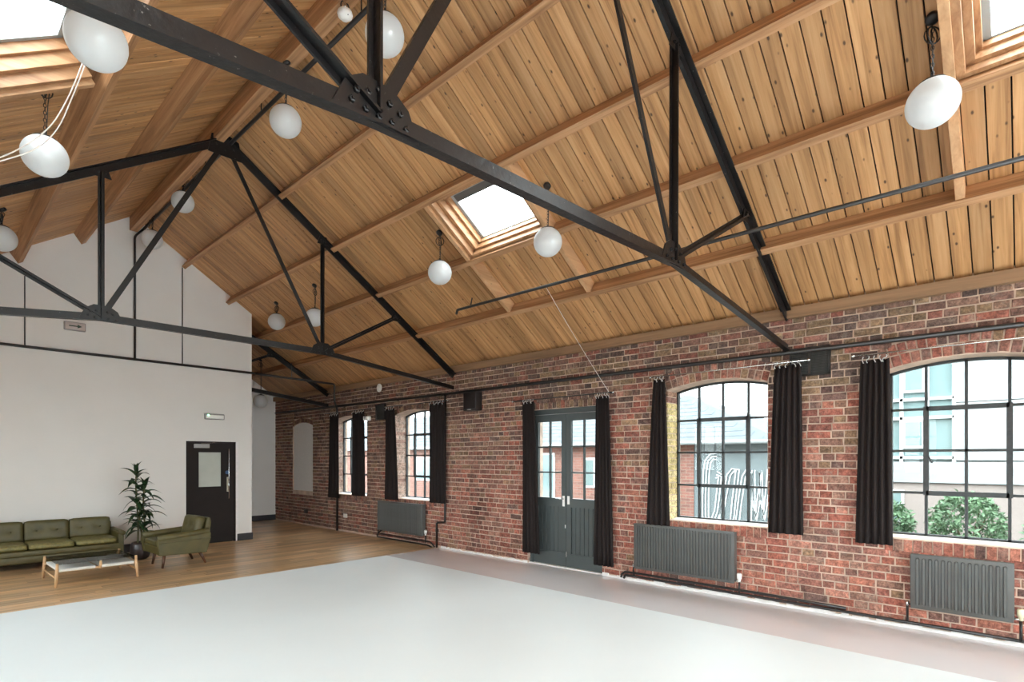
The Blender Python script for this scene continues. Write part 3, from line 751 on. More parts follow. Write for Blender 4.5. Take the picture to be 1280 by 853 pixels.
def pendant(x, y, z, label, loops=1, side=None):
    root = thing('globe_pendant', label, 'pendant light', (x, y, z), group='white globe pendants')
    link('globe', GLOBE, root); link('gallery', GALLERY, root)
    zt = (roof_z(x) if abs(x-XR) > 0.075 else ZR-0.27) - z
    r = link('ceiling_rose', ROSE, root); r.location = (0,0,zt); r.rotation_euler = (0, math.atan(M)*(1 if x > XR else -1), 0)
    chain_mesh(GR*1.18, zt-0.02).build('chain', MT['pipe'], root)
    m = MB(); q = random.Random(int(x*100+y*10)); zz = max(GR*1.5, zt-0.12); rad = 0.05
    for k in range(2):
        tl = q.uniform(0, 3); m.tube([(rad*math.cos(t)*math.cos(tl), rad*math.cos(t)*math.sin(tl), zz+rad*1.1*math.sin(t)) for t in [2*math.pi*j/14 for j in range(14)]], 0.0045, 5, closed=True)
    m.tube([(0.008,0,zt-0.03),(0.03,0.01,zt-0.1 if zt > 0.45 else zt-0.06),(0.016,0,(zt+GR)/2),(0.008,0,GR*1.2)], 0.004, 5)
    m.build('flex_cable', MT['pipe'], root, smooth=True)
    return root
pendant(4.51, 0.45, 3.925, 'white globe pendant on a chain beside the skylight at the upper edge, window side')
pendant(4.51, 5.46, 3.97, 'white globe pendant hanging just beyond the window-side skylight')
pendant(4.51, 3.69, 3.885, 'white globe pendant overlapping the lower corner of the window-side skylight')
pendant(4.49, 8.68, 3.96, 'white globe pendant hanging behind the post of the complete truss')
pendant(4.50, 10.15, 4.14, 'white globe pendant on the window-side slope closest to the white gable wall')
pendant(2.614, 9.0, 5.348, 'white globe pendant under the ridge behind the slanting truss bar')
pendant(2.60, 10.5, 5.205, 'white globe pendant under the ridge closest to the white gable wall')
pendant(2.47, 5.37, 4.945, 'white globe pendant under the ridge seen beneath the large truss tie')
pendant(2.47, 3.66, 4.905, 'white globe pendant under the ridge beside the large truss post')
pendant(0.66, 5.56, 3.945, 'white globe pendant on the far slope crossed by two white cords')
pendant(0.68, 3.84, 3.96, 'large-looking white globe pendant hanging in front of the far-slope skylight')
pendant(0.66, 8.9, 4.22, 'white globe pendant above the end of the complete truss strut, cut by the photo edge')
pendant(5.39, 12.99, 2.94, 'white globe pendant hanging low in the recess beyond the end wall')

# ------------------------------------------------------------------ conduits, pipes, cords
def pipe(name, label, cat, path, r, mat='pipe', n=8, group=None, clips=()):
    P = [Vector(p) for p in path]; c = P[0].copy(); root = MB().tube([p-c for p in P], r, n).build(name, MT[mat], None, smooth=True)
    root.location = c; tag(root, label, cat, group)
    for a, b in clips:
        MB().bar(Vector(a)-c, Vector(b)-c, 0.012, 0.012, up=(0.3,0.9,0.1)).build('bracket', MT['pipe'], root)
    return root
def bent(pts, r=0.04, k=4):
    P = [Vector(p) for p in pts]; out = [P[0]]
    for i in range(1, len(P)-1):
        a = (P[i-1]-P[i]).normalized()*r; b = (P[i+1]-P[i]).normalized()*r
        for j in range(k+1):
            t = j/k; out.append((P[i]+a)*(1-t)**2 + P[i]*2*t*(1-t) + (P[i]+b)*t*t)
    out.append(P[-1]); return out
pipe('conduit', 'thin black conduit hung along the window-side slope through the large truss', 'conduit', bent([(4.79,5.46,3.50),(4.77,5.42,3.54),(4.77,-1.6,3.50)], 0.02), 0.017,
     clips=[((4.77,5.17,3.54),(4.79,5.16,3.65))])
pipe('ridge_conduit', 'grey conduit hung under the ridge among the globes', 'conduit', [(2.66,2.2,5.50),(2.66,11.24,5.61)], 0.022,
     clips=[((2.66,y,5.55),(2.66,y,roof_z(2.66)-0.02)) for y in (4.3,6.4,8.2,9.6,10.9)])
pipe('wall_conduit', 'thick black vertical conduit on the white gable wall below the ridge', 'conduit', bent([(2.66,11.24,5.61),(2.53,11.262,5.45),(2.53,11.262,3.325)], 0.05), 0.018)
pipe('wall_conduit', 'thin black vertical conduit on the gable wall left of the exit sign', 'conduit', [(1.10,11.285,4.42),(1.10,11.285,3.345)], 0.008)
pipe('wall_conduit', 'thin black vertical conduit on the gable wall above the charcoal door', 'conduit', [(3.27,11.285,5.10),(3.27,11.285,3.325)], 0.008)
pipe('pipe_run', 'black pipe run level across the white end wall above the exit door', 'pipe', [(XL+0.3,11.272,3.345),(4.55,11.272,3.31)], 0.022,
     clips=[((x,11.26,3.33),(x,11.298,3.33)) for x in (1.1,2.53,3.27)])
pipe('pipe_run', 'black pipe crossing the recess and dropping down the brick behind a curtain', 'pipe', bent([(4.57,11.272,3.305),(6.25,11.20,3.255),(6.25,11.20,2.88),(XW-0.045,11.27,2.72),(XW-0.045,11.27,0.0)], 0.05), 0.023, clips=[((5.3,11.24,3.29),(5.3,11.24,3.6))])
pipe('wall_pipe', 'long dark pipe fixed along the brick wall above the curtain poles', 'pipe', [(XW-0.045,-1.6,2.735),(XW-0.045,7.4,2.75),(XW-0.045,14.4,2.80)], 0.024,
     clips=[((XW-0.05,y,2.74),(XW+0.01,y,2.74)) for y in (0.5,3.0,5.3,6.4,9.0,11.0)])
pipe('drop_pipe', 'dark vertical pipe beside the curtain, stepping to the floor', 'pipe', bent([(XW-0.04,7.56,2.74),(XW-0.04,7.56,0.47),(XW-0.04,7.79,0.45),(XW-0.04,7.79,0.0)], 0.04), 0.018)
pipe('heating_pipe', 'long black heating pipe along the foot of the brick wall, higher one', 'pipe', [(XW-0.05,3.94,0.03),(XW-0.05,3.93,0.075),(XW-0.05,3.88,0.108),(XW-0.05,3.80,0.112),(XW-0.05,2.0,0.105),(XW-0.05,1.33,0.095)], 0.015, clips=[((XW-0.05,y,0.11),(XW+0.01,y,0.11)) for y in (3.2,2.2)])
pipe('heating_pipe', 'long black heating pipe along the foot of the brick wall, lower one', 'pipe', bent([(XW-0.045,3.90,0.02),(XW-0.045,3.88,0.068),(XW-0.045,-1.5,0.052)],0.02), 0.015, clips=[((XW-0.05,y,0.06),(XW+0.01,y,0.06)) for y in (3.2,1.6,0.4)])
pipe('heating_pipe', 'looped black heating pipe on the floor under the far radiator', 'pipe', bent([(XW-0.06,9.50,0.17),(XW-0.06,9.62,0.10),(XW-0.10,9.62,0.03),(XW-0.10,7.95,0.03),(XW-0.10,7.86,0.0)],0.05), 0.015)
pipe('heating_pipe', 'second black heating pipe just above the floor under the far radiator', 'pipe', bent([(XW-0.05,9.56,0.085),(XW-0.05,7.95,0.085),(XW-0.05,7.83,0.0)],0.05), 0.014)
def smooth(P, k=5):
    P = [Vector(p) for p in P]; out = []
    for i in range(len(P)-1):
        p0, p1, p2, p3 = P[max(i-1,0)], P[i], P[i+1], P[min(i+2,len(P)-1)]
        for j in range(k):
            t = j/k; out.append(0.5*((2*p1)+(p2-p0)*t+(2*p0-5*p1+4*p2-p3)*t*t+(3*p1-p0-3*p2+p3)*t**3))
    return out+[P[-1]]
def sag(a, b, dz, n=14):
    a, b = Vector(a), Vector(b); return [a.lerp(b, t/n) - Vector((0,0,dz*4*(t/n)*(1-t/n))) for t in range(n+1)]
pipe('blind_cord', 'thin white cord from the far-slope skylight to the photo edge, upper one', 'cord', smooth([(0.80,4.6,4.50),(0.733,4.6,4.219),(0.662,4.6,3.972),(0.581,4.6,3.763),(0.483,4.6,3.613),(0.334,4.6,3.448),(0.1,4.6,3.28),(-0.3,4.6,3.1)]), 0.004, 'cord', 5)
pipe('blind_cord', 'thin white cord from the far-slope skylight to the photo edge, lower one', 'cord', smooth([(0.815,4.61,4.50),(0.75,4.61,4.228),(0.683,4.61,3.982),(0.609,4.61,3.749),(0.502,4.61,3.576),(0.334,4.61,3.428),(0.1,4.61,3.26),(-0.3,4.61,3.08)]), 0.004, 'cord', 5)
pipe('blind_cord', 'thin white cord slanting from the roof down to the curtain pole by the double door', 'cord', sag((5.37,4.42,3.76),(6.30,4.10,2.50),0.02), 0.0035, 'cord', 5)

# ------------------------------------------------------------------ curtains and poles
CLIP = MB().tube([(0.0,0,0.045),(0.012,0.006,0.035),(0.006,0.012,0.015),(-0.03,0.004,0.0),(-0.042,-0.006,-0.025),(-0.036,-0.014,-0.045)], 0.006, 6).mesh('curtain_clip', MT['silver'], True)
def curtain(label, yt0, yt1, zt, yb0, yb1, zb, folds, x=XW-0.095, seed=0):
    q = random.Random(seed); root = thing('curtain', label, 'curtain', (x, (yt0+yt1)/2, zt), group='black curtains on the brick wall')
    nc, nr = folds*8, 14; yc = (yt0+yt1)/2; ph = [q.uniform(-.5,.5) for _ in range(folds+1)]; amp = [q.uniform(0.6,1.2) for _ in range(folds+1)]
    vs = []; fs = []
    for j in range(nr+1):
        v = j/nr; e = v**0.75
        for i in range(nc+1):
            u = i/nc; a = (yt0+(yt1-yt0)*u)*(1-e) + (yb0+(yb1-yb0)*u)*e; k = min(folds, int(u*folds))
            am = (0.014 + 0.008*min(1, v*2))*amp[k]
            dx = am*math.sin(2*math.pi*u*folds + ph[k]*v*1.5) + 0.008*math.sin(5*u+3*v)
            z = zt + (zb-zt)*v
            if j == 0: z -= 0.012*abs(math.sin(math.pi*u*folds))
            vs.append((dx, a-yc, z-zt))
    for j in range(nr):
        for i in range(nc): fs.append((j*(nc+1)+i, j*(nc+1)+i+1, (j+1)*(nc+1)+i+1, (j+1)*(nc+1)+i))
    o = MB().add(vs, fs).build('cloth', MT['curtain'], root, smooth=True); so = o.modifiers.new('thickness', 'SOLIDIFY'); so.thickness = 0.004
    n = max(3, folds)
    for k in range(n):
        u = (k+0.5)/n; c = link('curtain_clip', CLIP, root); c.location = (-0.005, yt0+(yt1-yt0)*u-yc, 0.0); c.rotation_euler = (0, 0, q.uniform(-1.2,1.2)); c.scale = (0.75, 0.75, 0.75)
curtain('black curtain left of the double door, hanging to the floor', 5.66, 5.42, 2.47, 5.65, 5.32, 0.175, 5, seed=1)
curtain('black curtain right of the double door, hanging to the floor', 4.305, 4.10, 2.455, 4.36, 4.035, 0.15, 5, seed=2)
curtain('narrow black curtain left of the tall window above the wide radiator', 3.44, 3.285, 2.595, 3.54, 3.225, 0.765, 4, seed=3)
curtain('wide black curtain beside the louvred wall vent', 1.995, 1.73, 2.605, 2.06, 1.715, 0.80, 5, seed=4)
curtain('black curtain left of the window with the modern building behind', 1.195, 0.96, 2.565, 1.24, 0.935, 0.775, 5, seed=5)
curtain('narrow black curtain beside the second black vent, above the far radiator', 9.31, 9.00, 2.59, 9.36, 8.87, 0.80, 4, seed=6)
curtain('black curtain beside the drop pipe, right of the third window', 7.93, 7.50, 2.60, 7.93, 7.48, 0.81, 5, seed=7)
curtain('black curtain drawn across the window farthest from the double door', 10.55, 10.07, 2.59, 10.56, 10.05, 0.82, 5, seed=8)
curtain('black curtain in front of the vertical pipe, closest to the whitewashed niche', 11.50, 11.10, 2.585, 11.58, 11.09, 0.735, 4, seed=9)
def pole(label, y0, y1, z, brackets, mat='chrome', f0=True, f1=True):
    x = XW-0.09; root = MB().tube([(0,y0-y1,0),(0,0,0)], 0.008, 8).build('curtain_pole', MT[mat], None, smooth=True); root.location = (x, y1, z)
    tag(root, label, 'curtain pole', 'curtain poles on the brick wall')
    for y in ([y0] if f0 else []) + ([y1] if f1 else []):
        MB().lathe([(0.0,-0.018),(0.014,-0.012),(0.019,0),(0.014,0.012),(0.0,0.018)], (0,y-y1,0), 10).build('finial', MT['chrome'], root, smooth=True)
    for y in brackets: MB().bar((0,y-y1,0),(0.095,y-y1,0.0),0.014,0.02).build('pole_bracket', MT['pipe'], root)
pole('thin metal curtain pole across the window with the modern building behind', -0.55, 1.26, 2.62, (1.15,-0.3))
pole('thin metal curtain pole with round finial ending beside the louvred vent', 1.66, 3.49, 2.632, (1.8,3.4))
pole('dark curtain pole above the double door', 4.04, 5.87, 2.495, (4.1,5.7), 'pipe')
pole('dark curtain pole above the third window, ending by the drop pipe', 7.42, 9.32, 2.63, (7.6,9.2), 'pipe')
pole('dark curtain pole with finial above the window farthest from the double door', 9.80, 11.75, 2.63, (9.95,11.6), 'pipe')

# ------------------------------------------------------------------ radiators
def radiator(label, y0, y1, z0, z1, n, rw, seam, valve='white_plastic'):
    root = thing('radiator', label, 'radiator', (XW, (y0+y1)/2, 0), group='grey panel radiators'); w = (y1-y0)/2; M_ = MT['radiator']
    rounded_box('panel', M_, root, -0.118, -0.10, -w, w, z0, z1, 0.004, 2)
    rounded_box('panel', M_, root, -0.055, -0.04, -w, w, z0+0.01, z1-0.01, 0.004, 2)
    for s in (-1, 1): MB().box(-0.112, -0.042, s*w-0.004, s*w+0.004, z0+0.02, z1-0.006).build('side_cover', M_, root)
    MB().box(-0.104, -0.044, -w, w, z1-0.012, z1-0.004).build('top_grille', M_, root)
    for s in (-0.7, 0.7): MB().box(-0.05, -0.03, s*w-0.02, s*w+0.02, z0+0.1, z1-0.1).build('wall_bracket', MT['pipe'], root)
    st = 2*(w-seam)/n; a, b = z0+seam*1.05, z1-seam*1.0; hw = rw/2; e = min(hw*0.45, 0.007); m = MB()
    k = 5
    pts = []
    for t in range(k+1): pts.append((hw*math.cos(math.pi*t/k), b-hw+hw*math.sin(math.pi*t/k)))
    for t in range(k+1): pts.append((-hw*math.cos(math.pi*t/k), a+hw-hw*math.sin(math.pi*t/k)))
    cz = (a+b)/2; inn = [(y*(1-e/hw), cz+(z-cz)*(1-e/(b-a)*2)) for y, z in pts]; nn = len(pts)
    m.add([(-0.1175,y,z) for y,z in pts]+[(-0.134,y,z) for y,z in inn], [tuple(range(nn,2*nn))]+[(i,(i+1)%nn,nn+(i+1)%nn,nn+i) for i in range(nn)])
    rib = m.mesh('rib', M_)
    for i in range(n): link('rib', rib, root).location = (0, -w+seam+st*(i+0.5), 0)
    v = MB().lathe([(0.0,0),(0.016,0),(0.018,0.03),(0.026,0.034),(0.028,0.085),(0.022,0.098),(0,0.1)], (-0.075,-w-0.045,z0+0.02), 14).build('valve_head', MT[valve], root, smooth=True)
    MB().tube([(-0.075,-w-0.045,0.06),(-0.075,-w-0.045,z0+0.02)], 0.011, 8).build('valve_pipe', MT['pipe'], root, smooth=True)
    MB().tube([(-0.075,-w-0.06,z0+0.03),(-0.075,-w+0.02,z0+0.03)], 0.012, 8).build('valve_union', MT['chrome'], root, smooth=True)
    MB().lathe([(0.0,0),(0.014,0),(0.016,0.02),(0.012,0.045),(0,0.05)], (-0.075,w+0.03,z0+0.01), 10).build('lockshield_valve', MT['chrome'], root, smooth=True)
    MB().tube([(-0.075,w+0.03,0.08),(-0.075,w+0.03,z0+0.02),(-0.075,w-0.02,z0+0.03)], 0.011, 8).build('valve_pipe', MT['pipe'], root, smooth=True)
radiator('small grey radiator with wide pill-shaped flutes under the window nearest the photo edge', 0.080, 0.790, 0.215, 0.718, 14, 0.030, 0.03, 'cream_plastic')
radiator('wide grey finely fluted radiator beside the double door', 2.425, 3.708, 0.187, 0.770, 33, 0.022, 0.025)
radiator('dark grey finely fluted radiator on the far side of the double door', 8.11, 9.57, 0.175, 0.765, 33, 0.026, 0.025)

# ------------------------------------------------------------------ things on the brick wall
def vent(label, y0, y1, z0, z1, two):
    root = thing('louvre_vent', label, 'vent', (XW, (y0+y1)/2, z0), group='black wall vents'); w = (y1-y0)/2; H = z1-z0
    m = MB(); f = 0.018; m.box(-0.03,0.0,-w,w,0,H); m.build('backing', MT['pipe'], root)
    m = MB(); m.box(-0.045,-0.03,-w,-w+f,0,H); m.box(-0.045,-0.03,w-f,w,0,H); m.box(-0.045,-0.03,-w,w,0,f); m.box(-0.045,-0.03,-w,w,H-f*1.3,H)
    if two: m.box(-0.045,-0.03,-0.012,0.012,0,H)
    m.build('vent_frame', MT['pipe'], root); n = 16
    for a, b in (((-w+f,-0.012),(0.012,w-f)) if two else ((-w+f,w-f),)):
        for i in range(n):
            z = f+(H-2.3*f)*(i+0.5)/n; MB().obox((-0.036,(a+b)/2,z), ((0,1,0),(0.8,0,0.6),(-0.6,0,0.8)), ((b-a)/2,0.009,0.0015)).build('louvre', MT['radiator'], root)
vent('black double louvred vent on the brick between two curtains', 1.475, 1.86, 2.475, 2.775, True)
vent('black square vent beside the narrow far curtain', 9.42, 9.75, 2.39, 2.715, False)
root = thing('wall_speaker', 'small black loudspeaker high on the brick left of the double door', 'speaker', (XW, 6.80, 2.41))
rounded_box('cabinet', MT['pipe'], root, -0.15, 0.0, -0.155, 0.155, 0, 0.31, 0.008, 2)
rounded_box('grille', MT['curtain'], root, -0.158, -0.149, -0.14, 0.14, 0.03, 0.295, 0.003, 1)
MB().box(-0.1585,-0.15,-0.05,0.05,0.008,0.02).build('badge', MT['chrome'], root)
root = thing('wall_detector', 'white round detector on the wall plate above the far curtains', 'detector', (XW-0.07, 9.56, 3.035))
A3 = (Vector((0,1,0)), Vector((0,0,1)), Vector((-1,0,0)))
MB().lathe([(0.085,0),(0.085,0.012),(0.07,0.022),(0.0,0.024)], (0,0,0), 24, A3).build('base', MT['white_plastic'], root, smooth=False, auto=True)
MB().lathe([(0.05,0.023),(0.048,0.035),(0.03,0.044),(0.0,0.046)], (0,0,0), 20, A3).build('dome', MT['white_plastic'], root, smooth=True)
root = thing('wall_camera', 'small white box-shaped unit on a bracket beside the far window curtain', 'wall unit', (XW, 10.0, 2.44))
rounded_box('housing', MT['white_plastic'], root, -0.14, -0.05, -0.11, 0.06, -0.045, 0.04, 0.012, 2)
MB().lathe([(0.03,0.0),(0.03,0.015),(0.022,0.02),(0,0.02)], (-0.14,-0.02,0.0), 14, A3).build('lens', MT['bulkhead'], root, auto=True)
MB().bar((-0.06,0,0.0),(0.0,0,0.03),0.025,0.025).build('bracket', MT['white_plastic'], root)
root = thing('wall_socket', 'white double socket low on the brick below the far window', 'socket', (XW, 10.97, 0.35))
rounded_box('plate', MT['white_plastic'], root, -0.022, 0.0, -0.075, 0.075, -0.043, 0.043, 0.004, 2)
for y in (-0.035, 0.035): MB().box(-0.026,-0.021,y-0.008,y+0.008,0.012,0.03).build('rocker_switch', MT['cream_plastic'], root)
root = thing('wall_socket', 'dark socket low on the brick under the whitewashed niche', 'socket', (XW, 12.79, 0.33))
rounded_box('plate', MT['socket_dark'], root, -0.022, 0.0, -0.09, 0.09, -0.05, 0.05, 0.004, 2)
for y in (-0.035, 0.035): MB().box(-0.026,-0.021,y-0.008,y+0.008,0.012,0.03).build('rocker_switch', MT['pipe'], root)

# ------------------------------------------------------------------ things on the white end wall
def end_door():
    root = struct(empty('door_2', ((DX0+DX1)/2, YE, 0))); w = (DX1-DX0)/2
    m = MB(); m.box(-w-0.005, -w+0.022, -0.008, 0.10, 0, DH+0.005); m.box(w-0.022, w+0.004, -0.008, 0.10, 0, DH+0.005); m.box(-w, w, -0.008, 0.10, DH-0.02, DH+0.005)
    m.build('door_frame', MT['door_dark'], root); MB().box(w+0.004, w+0.05, -0.012, 0.0, 0, DH+0.01).build('architrave', MT['sill'], root)
    gx0, gx1, gz0, gz1 = -0.225, 0.165, 1.075, 1.725
    l = MB(); a, b = -w+0.024, w-0.024
    l.box(a, gx0, 0.0, 0.045, 0.01, DH-0.022); l.box(gx1, b, 0.0, 0.045, 0.01, DH-0.022); l.box(gx0, gx1, 0.0, 0.045, 0.01, gz0); l.box(gx0, gx1, 0.0, 0.045, gz1, DH-0.022)
    leaf = l.build('door_leaf', MT['door_dark'], root)
    MB().box(gx0, gx1, 0.012, 0.03, gz0, gz1).build('vision_panel', plain('obscured_glass', lin(186,190,182), 0.08, vary=0.06, scale=3), leaf)
    m = MB(); e = 0.012; m.box(gx0-e,gx0,-0.006,0.0,gz0-e,gz1+e); m.box(gx1,gx1+e,-0.006,0.0,gz0-e,gz1+e); m.box(gx0,gx1,-0.006,0.0,gz0-e,gz0); m.box(gx0,gx1,-0.006,0.0,gz1,gz1+e); m.build('glazing_bead', MT['door_dark'], leaf)
    rounded_box('door_closer', MT['bulkhead'], leaf, -0.31, -0.05, -0.055, -0.002, 1.805, 1.88, 0.006, 2)
    MB().bar((-0.2,-0.045,1.885),(0.05,-0.02,1.91),0.02,0.006).build('closer_arm', MT['chrome'], leaf)
    x = 0.30
    MB().tube([(x,-0.006,0.82),(x,-0.03,0.85),(x,-0.03,1.78),(x,-0.006,1.81)], 0.006, 6).build('bolt_rod', MT['chrome'], leaf, smooth=True)
    MB().lathe([(0.036,0),(0.036,0.004),(0,0.004)], (x-0.02,0,1.34), 20, (Vector((1,0,0)),Vector((0,0,1)),Vector((0,-1,0)))).build('round_sign', MT['blue'], leaf)
    MB().box(x-0.03, x+0.01, -0.004, 0.0, 0.97, 1.25).build('push_plate', MT['brass'], leaf)
    MB().tube([(x-0.01,0,0.99),(x-0.01,-0.045,1.0),(x-0.01,-0.045,1.22),(x-0.01,0,1.23)], 0.009, 8).build('pull_handle', MT['chrome'], leaf, smooth=True)
end_door()
root = thing('emergency_light', 'grey bulkhead emergency light with a green lamp above the charcoal door', 'emergency light', (3.81, YE, 2.40))
rounded_box('housing', MT['bulkhead'], root, -0.175, 0.175, -0.06, 0.0, -0.055, 0.055, 0.018, 3)
rounded_box('diffuser', MT['white_plastic'], root, -0.155, 0.155, -0.075, -0.055, -0.04, 0.03, 0.009, 2)
MB().lathe([(0.016,0.0),(0.016,0.006),(0.01,0.01),(0,0.011)], (-0.12,-0.074,0.025), 12, (Vector((1,0,0)),Vector((0,0,1)),Vector((0,-1,0)))).build('indicator', MT['led'], root)
root = thing('exit_sign', 'grey exit sign box with a dark green arrow on the gable wall', 'sign', (1.71, YE, 3.745))
rounded_box('housing', MT['bulkhead'], root, -0.14, 0.14, -0.06, 0.0, -0.068, 0.068, 0.012, 2)
rounded_box('sign_panel', MT['sign_face'], root, -0.125, 0.125, -0.064, -0.058, -0.055, 0.055, 0.003, 1)
m = MB(); m.prism([(x,-0.0655,z) for x, z in ((-0.08,-0.009),(0.03,-0.009),(0.03,-0.03),(0.09,0.0),(0.03,0.03),(0.03,0.009),(-0.08,0.009))], (0,0.003,0)); m.build('arrow', MT['green'], root)
root = thing('smoke_detector', 'white caged smoke detector hanging from the ridge beam', 'detector', (2.50, 4.30, 5.435))
MB().lathe([(0.0,-0.045),(0.035,-0.042),(0.05,-0.025),(0.06,-0.018),(0.065,0.0),(0.06,0.022),(0.0,0.024)], n=22).build('body', MT['white_plastic'], root, smooth=True)
m = MB()
for k in range(5): m.box(-0.003,0.003,-0.052,-0.040,-0.03,-0.018); 
m.tube([(0.056*math.cos(t),0.056*math.sin(t),-0.012) for t in [2*math.pi*j/20 for j in range(20)]], 0.004, 5, closed=True); m.build('vent_ring', MT['pipe'], root)
m = MB(); m.tube([(0.04*math.cos(t),0,0.065+0.05*math.sin(t)) for t in [2*math.pi*j/14 for j in range(14)]], 0.006, 5, closed=True); m.build('cable_loop', MT['pipe'], root, smooth=True)
chain_mesh(0.02, ZR-0.27-5.435).build('chain', MT['chrome'], root)

# ------------------------------------------------------------------ sofa
def cushion(name, mat, parent, x0, x1, y0, y1, z0, z1, r, buttons=(), tilt=0.0, piv=None):
    """soft block, tufted where buttons are; grid on the front (-y) face"""
    bm = bmesh.new(); bmesh.ops.create_cube(bm, size=1)
    for v in bm.verts: v.co = Vector(((x0+x1)/2+v.co.x*(x1-x0), (y0+y1)/2+v.co.y*(y1-y0), (z0+z1)/2+v.co.z*(z1-z0)))
    bmesh.ops.subdivide_edges(bm, edges=list(bm.edges), cuts=9, use_grid_fill=True)
    cx, cy_, cz = (x0+x1)/2, (y0+y1)/2, (z0+z1)/2
    for v in bm.verts:
        u = [(v.co.x-cx)/((x1-x0)/2), (v.co.y-cy_)/((y1-y0)/2), (v.co.z-cz)/((z1-z0)/2)]
        h = [(x1-x0)/2, (y1-y0)/2, (z1-z0)/2]
        p = [u[i]*h[i] for i in range(3)]; q = [max(-(h[i]-r), min(h[i]-r, p[i])) for i in range(3)]
        d = Vector([p[i]-q[i] for i in range(3)])
        if d.length > r: d = d.normalized()*r
        co = Vector(q)+d
        co.y *= 1 + 0.06*(1-u[0]**2)*(1-u[2]**2); co.z *= 1 + 0.05*(1-u[0]**2)*(1-u[1]**2)
        for bx, bz in buttons:
            dd = math.hypot(co.x-bx, co.z-bz)
            if u[1] < 0: co.y += 0.022*math.exp(-(dd/0.035)**2) + 0.008*math.exp(-(dd/0.09)**2)
        v.co = Vector((cx,cy_,cz)) + co
    if tilt and piv:
        bmesh.ops.rotate(bm, verts=bm.verts, cent=piv, matrix=Matrix.Rotation(tilt, 3, 'X'))
    me = bpy.data.meshes.new(name); bm.to_mesh(me); bm.free(); me.materials.append(mat); me.polygons.foreach_set('use_smooth', [True]*len(me.polygons))
    return link(name, me, parent)
def sofa():
    x1 = 2.20; n = 3; cw = 0.535; arm = 0.075; x0 = x1-2*arm-n*cw; W = x1-x0
    root = thing('sofa', 'olive green tufted leather three-seat sofa against the white wall', 'sofa', ((x0+x1)/2, 10.42, 0)); LE = MT['leather']; h = W/2
    rounded_box('base_frame', LE, root, -h+0.03, h-0.03, 0.03, 0.68, 0.10, 0.21, 0.02, 3)
    rounded_box('seat_rail', LE, root, -h+0.04, h-0.04, 0.015, 0.10, 0.20, 0.285, 0.02, 3)
    rounded_box('back_frame', LE, root, -h+0.04, h-0.04, 0.66, 0.78, 0.12, 0.585, 0.03, 3)
    for s in (-1, 1):
        m = MB(); xa = s*(h-arm/2)
        m.prism([(xa-arm/2, y, z) for y, z in ((0.02,0.03),(0.02,0.43),(0.06,0.445),(0.55,0.45),(0.70,0.45),(0.70,0.08),(0.60,0.08),(0.55,0.16),(0.16,0.16),(0.11,0.06))], (arm,0,0)); a = m.build('arm', LE, root, bevel=0.012)
        MB().tube([(xa+s*0.02,-0.01,0.435),(xa+s*0.02,0.3,0.44),(xa+s*0.02,0.68,0.445)], 0.036, 12).build('arm_roll', LE, a, smooth=True)
    for k in range(n):
        a = -h+arm+cw*k; cushion('seat_cushion', MT['leather_worn'], root, a+0.004, a+cw-0.004, -0.005, 0.56, 0.285, 0.375, 0.035)
        bc = cushion('back_cushion', LE, root, a+0.004, a+cw-0.004, 0.49, 0.64, 0.35, 0.65, 0.032, [(-0.12,0.02),(0.12,0.02)], math.radians(-9), Vector((a, 0.62, 0.36)))
        for bx in (-0.12, 0.12):
            m = MB().lathe([(0.012,0),(0.008,0.006),(0,0.007)], (a+cw/2+bx,0.515,0.515), 8, (Vector((1,0,0)),Vector((0,0,1)),Vector((0,-1,0)))); m.build('button', LE, bc, smooth=True)
    for sx in (-1, 1):
        for y in (0.1, 0.66): MB().lathe([(0.016,0),(0.024,0.10)], (sx*(h-0.14),y,0), 10).build('leg', MT['walnut'], root, smooth=True)
sofa()

# ------------------------------------------------------------------ armchair (faces -x)
def armchair():
    root = thing('armchair', 'olive green leather armchair with dark tapered legs beside the plant', 'armchair', (2.70, 9.50, 0), math.radians(3)); LE = MT['leather']
    def side(name, y0, y1, poly, mat=LE, bev=0.014): m = MB(); m.prism([(x,y0,z) for x,z in poly], (0,y1-y0,0)); return m.build(name, mat, root, bevel=bev)
    side('seat_frame', -0.30, 0.30, [(-0.36,0.20),(0.28,0.18),(0.30,0.30),(-0.38,0.33)])
    for s in (-1, 1):
        y0, y1 = (s*0.36, s*0.285) if s < 0 else (0.285, 0.36)
        a = side('arm', y0, y1, [(-0.37,0.195),(0.27,0.175),(0.325,0.36),(0.335,0.47),(0.28,0.495),(0.0,0.475),(-0.37,0.455),(-0.40,0.42)])
        MB().tube([(-0.385,(y0+y1)/2,0.44),(-0.1,(y0+y1)/2,0.462),(0.2,(y0+y1)/2,0.485),(0.31,(y0+y1)/2,0.50)], 0.047, 12).build('arm_pad', LE, a, smooth=True)
        m = MB(); yy = y0-0.001 if s < 0 else y1+0.001; m.tube([(-0.39,yy,0.375),(-0.05,yy,0.385),(0.325,yy,0.395)], 0.0045, 6); m.build('piping', MT['leather'], a, smooth=True)
    side('back_frame', -0.30, 0.30, [(0.22,0.22),(0.30,0.22),(0.36,0.62),(0.345,0.70),(0.30,0.70)])
    sc = cushion('seat_cushion', LE, root, -0.38, 0.20, -0.275, 0.275, 0.325, 0.415, 0.03)
    b = cushion('back_cushion', LE, root, -0.275, 0.275, 0.0, 0.13, 0.0, 0.33, 0.045, [(-0.09,0.03),(0.09,0.03)], 0.0)
    b.rotation_euler = (math.radians(-13), 0, math.radians(-90)); b.location = (0.10, 0, 0.405)
    for x, y, dx, dy in ((-0.27,-0.24,-0.03,-0.02),(-0.24,0.24,-0.03,0.02),(0.20,-0.24,0.09,-0.02),(0.20,0.24,0.09,0.02)):
        MB().tube([(x+dx,y+dy,0.0),(x,y,0.20)], [0.016,0.025], 10).build('leg', MT['walnut'], root, smooth=True)
